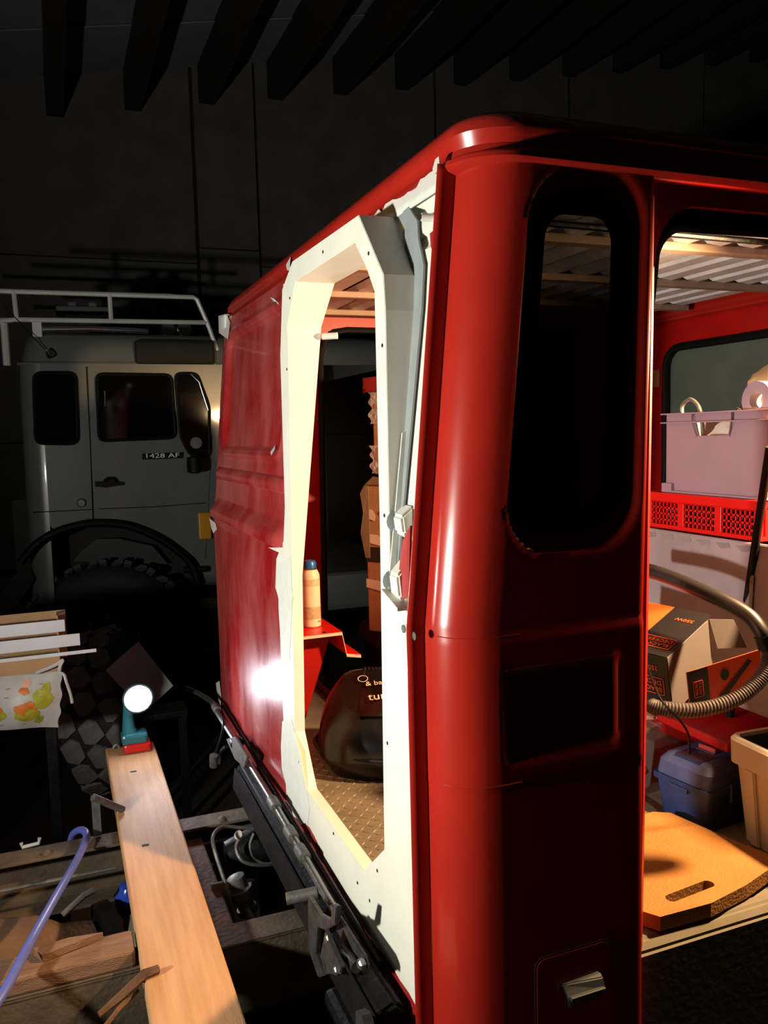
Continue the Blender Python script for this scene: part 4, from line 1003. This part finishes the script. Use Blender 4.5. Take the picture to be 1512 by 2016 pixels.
# ------------------------------------------------------------------ bench with carton, profiles and bag at the left
bn2 = thing('trestle', 'dark trestle standing under the carton and printed bag', 'trestle', (-.25, 3.6, GZ))
TZ = 1.19
bx('trestle_top', (-.77, 3.441, TZ-.03), (-.02, 3.75, TZ+.001), DARK, bn2, .004)
for x in (-.7, -.08):
    for y in (3.462, 3.71): bx('leg', (x-.02, y-.02, GZ), (x+.02, y+.02, TZ-.03), DARK, bn2, .003)
ob = thing('open_carton', 'open brown carton at the trestle holding bright aluminium strips', 'box', (-.3, 3.55, TZ))
ycf = 3.44
for nm, lo, hi in (('front', (-.75, ycf, TZ+.001), (-.03, ycf+.005, TZ+.074)), ('back', (-.75, 3.70, TZ+.001), (-.0, 3.705, TZ+.205)), ('base', (-.75, ycf, TZ+.001), (-.03, 3.70, TZ+.006))):
    bx(nm, lo, hi, CARD, ob, .001)
for xe_ in (-.035, -.75):          # end walls cut down in steps where the strips lie over them
    prism('end', [(xe_, y_, TZ+z_) for y_, z_ in ((ycf+.005, .001), (3.70, .001), (3.70, .20), (3.612, .20), (3.612, .1475), (3.538, .1475), (3.538, .0975), (ycf+.005, .0975))], (.005, 0, 0), CARD, ob)
prism('end_flap', [(-.03, 3.62, TZ+.196), (-.03, 3.70, TZ+.196), (.0, 3.70, TZ+.201), (.0, 3.64, TZ+.201)], (0, 0, .004), CARD, ob)
for k, (x1, y, z, w, nm) in enumerate(((-.005, 3.54, TZ+.150, .06, 'upper polished'), (.048, 3.48, TZ+.100, .05, 'middle wide'), (.106, 3.430, TZ+.077, .016, 'thin lowest'))):
    t = thing('aluminium_strip', nm+' aluminium strip jutting out over the open carton', 'metal strip', (x1-.4, y, z), group='aluminium strips on the carton')
    q = .03 if k < 2 else .007
    prism('web', [(x1-.95, y, z), (x1, y, z), (x1, y, z+q*1.5), (x1-.95, y, z+q*1.5)], (0, .003, 0), ALU, t)
    prism('flange', [(x1-.95, y, z), (x1, y, z), (x1, y+w, z), (x1-.95, y+w, z)], (0, 0, -.003), ALU, t)
def bagfn(a, b):
    x = -.55+.52*a; z = 1.215-.225*b+.02*math.sin(3*a)*b
    return (x-.025*b*b*a+.004*math.sin(20*b), 3.425-.045*math.sin(math.pi*b)*(.6+.4*math.sin(math.pi*a))-.006*math.sin(15*a+4*b), z-.012*a)
fb = thing('printed_bag', 'white plastic bag printed with oranges and green fruit hanging at the carton', 'bag', (-.3, 3.42, 1.0))
surf('film', bagfn, 40, 24, mat('bag_white', '#b5b4b0', .45, var=.12, scale=8, bump=.5, bscale=14), fb)
surf('film_back', lambda a, b: (bagfn(a, b)[0], 3.435, bagfn(a, b)[2]), 8, 6, mat('bag_white', '#b5b4b0'), fb)
def blot(a0, b0, ra, rb, m, seed, nm='fruit_print'):
    rnd = random.Random(seed); pts = []
    for k in range(14):
        t = 2*math.pi*k/14; s = 1+rnd.uniform(-.18, .18)
        p = V(bagfn(a0+ra*s*math.cos(t), b0+rb*s*math.sin(t))); pts.append(p+V((0, -.0016, 0)))
    c = V(bagfn(a0, b0))+V((0, -.0026, 0))
    mesh(nm, pts+[c], [(i, (i+1) % 14, 14) for i in range(14)], m, fb)
pk2 = mat('print_peach', '#d0a58c', .5)
for a0 in (.52, .75):
    blot(a0+.01, .15, .032, .08, pk2, int(a0*100)); blot(a0, .25, .036, .075, FRUITO, int(a0*90))
    blot(a0+.02, .70, .085, .13, FRUITG, int(a0*80)); blot(a0+.01, .58, .075, .13, FRUITO, int(a0*70)+1)
    blot(a0+.0, .76, .055, .05, FRUITG, int(a0*60)+2)
blot(.87, .42, .07, .17, FRUITG, 5); blot(.90, .24, .03, .10, FRUITG, 6); blot(.86, .82, .03, .08, FRUITG, 8)
for k, (a0, b0) in enumerate(((.64, .2), (.62, .35), (.86, .16), (.60, .88), (.76, .88), (.40, .3), (.42, .8))): blot(a0, b0, .018, .012, mat('print_grey', '#8a8a86', .5), 40+k, 'caption_print')
tube('drawstring', [bagfn(.97, .0), (-.02, 3.39, 1.20), (-.012, 3.38, 1.17), (-.0, 3.38, 1.12), (.004, 3.38, 1.085)], .006, mat('bag_white', '#b5b4b0'), fb, 6, 5)
tube('drawstring', [(-.035, 3.41, 1.205), (-.03, 3.408, 1.232), (-.02, 3.408, 1.252), (-.05, 3.410, 1.235), (-.12, 3.415, 1.212)], .007, mat('bag_white', '#b5b4b0'), fb, 6, 5)

# ------------------------------------------------------------------ spare tyre with chunky tread and a pale sheet
sp = thing('spare_tyre', 'large off-road tyre with chunky block tread standing behind the plank', 'tyre', (.19, 4.80, GZ+.482), rot=Euler((math.radians(0), math.radians(-16), math.radians(-12))))
R = .45; HW = .19
lathe('carcass', [(.24, -.14), (.33, -HW), (.40, -HW), (R-.02, -HW+.03), (R-.006, 0), (R-.02, HW-.03), (.40, HW), (.33, HW), (.24, .14)], TYRE, sp, (0, 0, 0), (1, 0, 0), 48)
NB = 19
blocks = []
rb = random.Random(12)
for v in range(5):
    bm = bmesh.new()
    hx = [(-.050, -.036), (-.012, -.066), (.046, -.048), (.054, .026), (.014, .064), (-.046, .046)]
    hx = [(x*1.08+rb.uniform(-.008, .008), y*1.10+rb.uniform(-.008, .008)) for x, y in hx]
    vb = [bm.verts.new((x, y, -.012)) for x, y in hx]; vt = [bm.verts.new((x*.92, y*.92, .020+rb.uniform(-.002, .002))) for x, y in hx]
    for k in range(6): bm.faces.new((vb[k], vb[(k+1) % 6], vt[(k+1) % 6], vt[k]))
    bm.faces.new(vt); bm.faces.new(vb[::-1]); blocks.append(shared('tread_block', bm))
for row in range(3):
    for k in range(NB):
        ang = 2*math.pi*(k+(.5 if row % 2 else 0))/NB
        xx = -.118+row*.118
        M = Matrix.Rotation(ang, 4, 'X') @ Matrix.Translation((xx, 0, R-.014-(.010 if row != 1 else 0))) @ Matrix.Rotation(rb.uniform(-.1, .1)+.25, 4, 'Z')
        inst('tread_block', blocks[(row*NB+k) % 5], M, sp, TREAD)
shp = [P(272, 1264, 'Y', 4.22), P(208, 1320, 'Y', 4.20), P(285, 1402, 'Y', 4.16), P(341, 1350, 'Y', 4.18)]
sh_ = prism('grey_sheet', shp, (0, .006, .002), SHEET, None); tag(sh_, 'square grey sheet standing on its corner behind the torch', 'sheet')
zl = min(p.z for p in shp)-.002
st2 = thing('sheet_stand', 'dark stool holding up the square grey sheet', 'stool', (.40, 4.18, GZ))
bx('stool_top', (.28, 4.10, zl-.03), (.54, 4.27, zl), DARK, st2, .005)
for x in (.30, .52):
    for y in (4.12, 4.25): bx('leg', (x-.012, y-.012, GZ), (x+.012, y+.012, zl-.03), DARK, st2, .002)

# ------------------------------------------------------------------ grey truck parked alongside
YT = 5.9
def T(x, y, dy=0.): return P(x, y, 'Y', YT+dy)
gt = thing('grey_truck', 'grey all-terrain truck with roof rack parked beyond the red cab', 'truck', (.9, 7.0, GZ))
YB = YT+2.3
# rounded rear corner and back wall: plan outline swept between heights; the side is a skin with the arch cut out
prof2 = [(2.6, YB), (-.10, YB)]
for k in range(7):
    t = math.radians(90+90*k/6); prof2.append((-.09+.11*math.cos(t), YB-.11+.11*math.sin(t)))
for k in range(9):
    t = math.radians(180+90*k/8); prof2.append((-.06+.14*math.cos(t), YT+.14+.14*math.sin(t)))
n = len(prof2)
lv2 = [(1.02, 0), (1.6, 0), (2.30, .004), (2.61, .012)]
vs = []
for z, ins in lv2:
    for x, y in prof2: vs.append((x+(ins if x < 0 else 0), y, z))
fs = [(a*n+k, a*n+k+1, (a+1)*n+k+1, (a+1)*n+k) for a in range(len(lv2)-1) for k in range(n-1)]
mesh('cab_body', vs, fs, TRUCKG, gt, True)
arc = [(40, 1108), (70, 1073), (110, 1048), (160, 1033), (205, 1030), (255, 1036), (310, 1058), (350, 1085), (376, 1110), (392, 1150)]
ap = [T(x, y) for x, y in arc]
prism('cab_side', [(-.06, YT, 2.61), (-.06, YT, 1.55)]+[p for p in ap[2:]]+[(1.15, YT, 1.02), (1.5, YT, 1.02), (1.5, YT, 2.61)], (0, .01, 0), TRUCKG, gt)
# roof cap
capl = [(2.612, .03), (2.615, .02), (2.66, .03), (2.75, .05), (2.80, .08), (2.825, .14), (2.83, .3)]
vs, fs = [], []
for z, ins in capl: vs += [(x, y, z) for x, y in rrect(-.20+ins, 2.5-ins, YT+ins, YB-ins, .14, 6)]
for a in range(len(capl)-1):
    for k in range(28): fs.append((a*28+k, a*28+(k+1) % 28, (a+1)*28+(k+1) % 28, (a+1)*28+k))
fs.append(tuple(range((len(capl)-1)*28, len(capl)*28)))
mesh('roof_cap', vs, fs, TRUCKG, gt, True)
tube('rain_gutter', [(-.19, YT+.08, 2.612), (-.13, YT+.02, 2.612), (0, YT+.008, 2.612), (1.2, YT+.02, 2.615)], .012, TRUCKG, gt, 8)
# door skin with its gap
dpx = [(172, 722), (186, 1028), (270, 1040), (330, 1062), (372, 1095), (405, 1100), (425, 720)]
prism('door', [T(x, y, -.012) for x, y in dpx], (0, .012, 0), TRUCKG, gt, bev=.004)
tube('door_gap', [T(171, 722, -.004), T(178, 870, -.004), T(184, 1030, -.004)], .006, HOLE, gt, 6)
def pane(nm, px, dy, r=.0):
    # rounded polygon
    P_ = [V(p) for p in px]; out = []
    for i in range(len(P_)):
        a, b, c = P_[i-1], P_[i], P_[(i+1) % len(P_)]
        d1, d2 = (a-b).normalized(), (c-b).normalized()
        for k in range(5):
            t = k/4; p = (b+d1*r)*(1-t)**2+b*2*t*(1-t)+(b+d2*r)*t*t; out.append(p)
    pts = [T(p.x, p.y, dy) for p in out]
    w = prism(nm, pts, (0, .01, 0), MIRR, gt)
    tube('window_rubber', pts+[pts[0]], .012, RUB, w, 6)
    return w
pane('quarter_window', [V((66, 734)), V((150, 734)), V((154, 874)), V((70, 873))], -.010, 16)
pane('door_window', [V((190, 736)), V((338, 738)), V((346, 862)), V((195, 868))], -.024, 14)
pane('vent_window', [V((346, 735)), V((388, 735)), V((412, 800)), V((412, 900)), V((375, 897)), V((356, 862))], -.024, 12)
tube('chrome_trim', [T(376, 736, -.03), T(392, 752, -.03), T(410, 808, -.03)], .007, CHROME, gt, 8)
tube('seat_post', [T(206, 770, -.03), T(207, 800, -.03)], .004, GREYST, gt, 6)
bdg = prism('badge', [T(x, y, -.020) for x, y in ((280, 893), (361, 890), (361, 902), (280, 905))], (0, .006, 0), BLK, gt)
p1, p2 = T(284, 902, -.0225), T(361, 900, -.0225)
text('badge_lettering', '1428 AF', p1, p2-p1, (0, 0, 1), .045, BADGE, bdg, sx=1.55)
hdl = prism('door_handle', [T(x, y, -.03) for x, y in ((187, 948), (205, 947), (215, 945), (230, 947), (245, 949), (245, 955), (228, 957), (210, 960), (187, 958))], (0, .015, 0), RUB, gt, bev=.003)
tube('handle_grip', [T(206, 946, -.03), T(212, 942, -.05), T(224, 942, -.05), T(230, 947, -.03)], .010, RUB, hdl, 8)
fcp = T(160, 990, -.004)
lathe('fuel_cap', [(.030, 0), (.030, .012), (.022, .022)], GREYST, gt, fcp, (0, -1, 0), 18)
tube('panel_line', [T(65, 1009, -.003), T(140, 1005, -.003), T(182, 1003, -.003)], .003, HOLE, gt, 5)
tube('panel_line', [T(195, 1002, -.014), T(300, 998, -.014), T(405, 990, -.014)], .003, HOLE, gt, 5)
# wheel arch flare and dark arch liner
tube('arch_flare', [T(x, y, -.06) for x, y in arc], .028, RUB, gt, 10, 6)
la = [T(x, y, -.02) for x, y in arc]
prism('arch_liner', [V((-.3, YT+.42, .9)), V((-.3, YT+.42, 1.7)), V((1.1, YT+.42, 1.7)), V((1.1, YT+.42, .9))], (0, .02, 0), mat('arch_black', '#131314', .7), gt)
strip('arch_lip', [p+V((0, -.05, 0)) for p in la], [p+V((0, .42, 0)) for p in la], mat('arch_grey', '#24252a', .6), gt, True)
prism('axle_shield', [T(x, y, .3) for x, y in ((145, 1105), (160, 1085), (190, 1062), (232, 1060), (300, 1075), (330, 1110))], (0, .01, 0), mat('shield_grey', '#34363a', .6), gt)
tube('step_tube', [T(362, 1122, -.05), T(408, 1120, -.05)], .022, DARK, gt, 10)
bx('marker_lamp', T(398, 1062, -.03)-V((.02, .01, .0)), T(408, 1008, -.01)+V((.02, .0, .0)), AMBER, gt, .01)
# wheel
wc_ = V((.268, YT+.03, .685)); WR = .572
whl = lathe('wheel', [(.10, .10), (.18, .03), (.26, .02), (.29, -.01), (.36, -.04), (.46, -.04), (.53, .0), (WR-.02, .05), (WR-.012, .15), (WR-.012, .25), (WR-.04, .32), (.3, .3)], TYRE, gt, wc_, (0, 1, 0), 48)
rim = lathe('wheel_rim', [(.02, -.01), (.09, -.01), (.095, .02), (.13, .03), (.215, .02), (.25, .0), (.285, -.005), (.29, .01)], mat('rim_dark', '#202126', .6, .3), whl, wc_+V((0, -.02, 0)), (0, 1, 0), 40)
for k in range(10):
    t = 2*math.pi*k/10+.3
    lathe('wheel_nut', [(.016, 0), (.016, .018), (.008, .022)], GREYST, whl, wc_+V((.205*math.cos(t), -.0, .205*math.sin(t))), (0, -1, 0), 6, False)
bm = bmesh.new(); addbox(bm, (0, 0, 0), (.052, .16, .03), None, .006)
me_t = shared('shoulder_block', bm)
for k in range(44):
    ang = 2*math.pi*k/44
    M = Matrix.Translation(wc_+V((0, .07, 0))) @ Matrix.Rotation(ang, 4, 'Y') @ Matrix.Translation((0, 0, WR-.016)) @ Matrix.Rotation(.25 if k % 2 else -.15, 4, 'Z') @ Matrix.Rotation(-.5, 4, 'X')
    inst('shoulder_block', me_t, M, whl, mat('shoulder_rubber', '#47464a', .85, var=.2, scale=20, bump=.3))
# far-side wheel and frame so the truck stands
lathe('far_wheel', [(.10, -.12), (.5, -.15), (WR, -.08), (WR, .08), (.5, .15), (.1, .12)], TYRE, gt, (.268, YB-.2, .685), (0, 1, 0), 32)
bx('frame_beam', (-2.4, YT+.6, .75), (2.5, YT+.8, 1.0), DARK, gt, .01); bx('frame_beam', (-2.4, YT+1.5, .75), (2.5, YT+1.7, 1.0), DARK, gt, .01)
for y in (YT+.15, YB-.2): lathe('rear_wheel', [(.10, -.12), (.5, -.15), (WR, -.08), (WR, .08), (.5, .15), (.1, .12)], TYRE, gt, (-2.0, y+.1, .685), (0, 1, 0), 32)
bx('front_fender', (1.2, YT+.05, .75), (2.7, YB-.1, 1.04), TRUCKG, gt, .05)
# mud flap at the left
prism('mud_flap', [T(48, 1110, .0), T(68, 1140, .0), T(20, 1210, .0), T(-10, 1180, .0)], (0, .02, 0), RUB, gt)
# mirror
mr = T(381, 876, -.20)
lathe('mirror_head', [(.02, -.06), (.05, -.05), (.055, 0), (.05, .05), (.02, .06)], RUB, gt, T(383, 915, -.16), (0, 0, 1), 16)
tube('mirror_arm', [T(383, 905, -.16), T(388, 897, -.10), T(402, 892, .0)], .010, RUB, gt, 8)
lathe('mirror_glass', [(.04, 0), (.045, .004), (.04, .01)], CHROME, gt, T(386, 872, -.03), (-.1, -1, 0), 18)
# roof rack of white tube
def rt(px, r=.016, nm='rack_tube'): return tube(nm, [T(x, y, d) for x, y, d in px], r, PIPEW, gt, 8)
rt([(-60, 570, .05), (0, 573, .05), (380, 585, .05), (388, 590, .05), (408, 635, .05), (428, 690, .05)])
rt([(-10, 640, .05), (2, 632, .05), (30, 629, .05), (410, 635, .05)])
rt([(27, 574, .05), (33, 628, .05)]); rt([(216, 580, .05), (219, 630, .05)])
rt([(8, 636, .05), (14, 720, .05)], .024, 'rack_leg')
for yy in (1.0, 2.0):
    rt([(-60, 570, yy), (340, 582, yy)]); rt([(0, 629, yy), (380, 634, yy)])
tube('awning_tube', [T(78, 648, .10), T(180, 647, .10), T(292, 652, .10)], .020, CHROME, gt, 10)
box('awning_bracket', T(73, 646, .10), (.06, .06, .12), PIPEW, gt, None, .005)
for x in (330, 362): lathe('rack_lamp', [(.03, -.03), (.055, 0), (.05, .02)], CHROME, gt, T(x, 648, .15), (.2, -1, 0), 16)
bxp = T(165, 612, .6)
lg = thing('rack_load', 'grey bundle of profiles lying on the truck roof rack', 'bundle', (bxp.x, bxp.y, bxp.z-.035))
bx('profile_stack', bxp+V((-.19, -.10, -.035)), bxp+V((.19, .10, .02)), mat('dim_grey', '#4a4c4e', .5, var=.2), lg, .01)
for s in (-.08, .06): bx('strap_buckle', bxp+V((s-.03, -.11, .015)), bxp+V((s+.03, .11, .05)), mat('dim_grey', '#4a4c4e'), lg, .01)
bx('roof_pad', T(268, 716, -.02), T(420, 672, .03)+V((0, .25, 0)), mat('pad_black', '#101112', .8, var=.3), gt, .02)
an = T(100, 700, -.01)
lathe('antenna_foot', [(.028, 0), (.024, .02), (.012, .05)], CHROME, gt, an, (-.4, -.6, .6), 14)
tube('antenna_rod', [an, T(8, 602, .05)], .003, DARK, gt, 6)
# green partition in front of the red truck seen through the windscreen
gp_ = thing('green_van', 'dull green van parked ahead of the red cab beyond its windscreen', 'van', (5.2, 4.0, GZ))
bx('van_body', (4.4, 2.0, GZ+.35), (7.2, 5.8, 2.75), GREEN, gp_, .08)
prism('rear_window', [(4.398, y, z) for y, z in rrect(2.55, 3.95, 1.75, 2.42, .08, 5)], (-.006, 0, 0), mat('van_glass', '#5b6b62', .15), gp_)
tube('window_rubber', [(4.39, y, z) for y, z in rrect(2.55, 3.95, 1.75, 2.42, .08, 5)]+[(4.39, 3.95, 2.34)], .015, RUB, gp_, 8)
for x in (4.9, 6.7):
    for y in (2.15, 5.65): lathe('van_wheel', [(.1, -.1), (.3, -.12), (.35, -.06), (.35, .06), (.3, .12), (.1, .1)], TYRE, gp_, (x, y, GZ+.35), (0, 1, 0), 24)
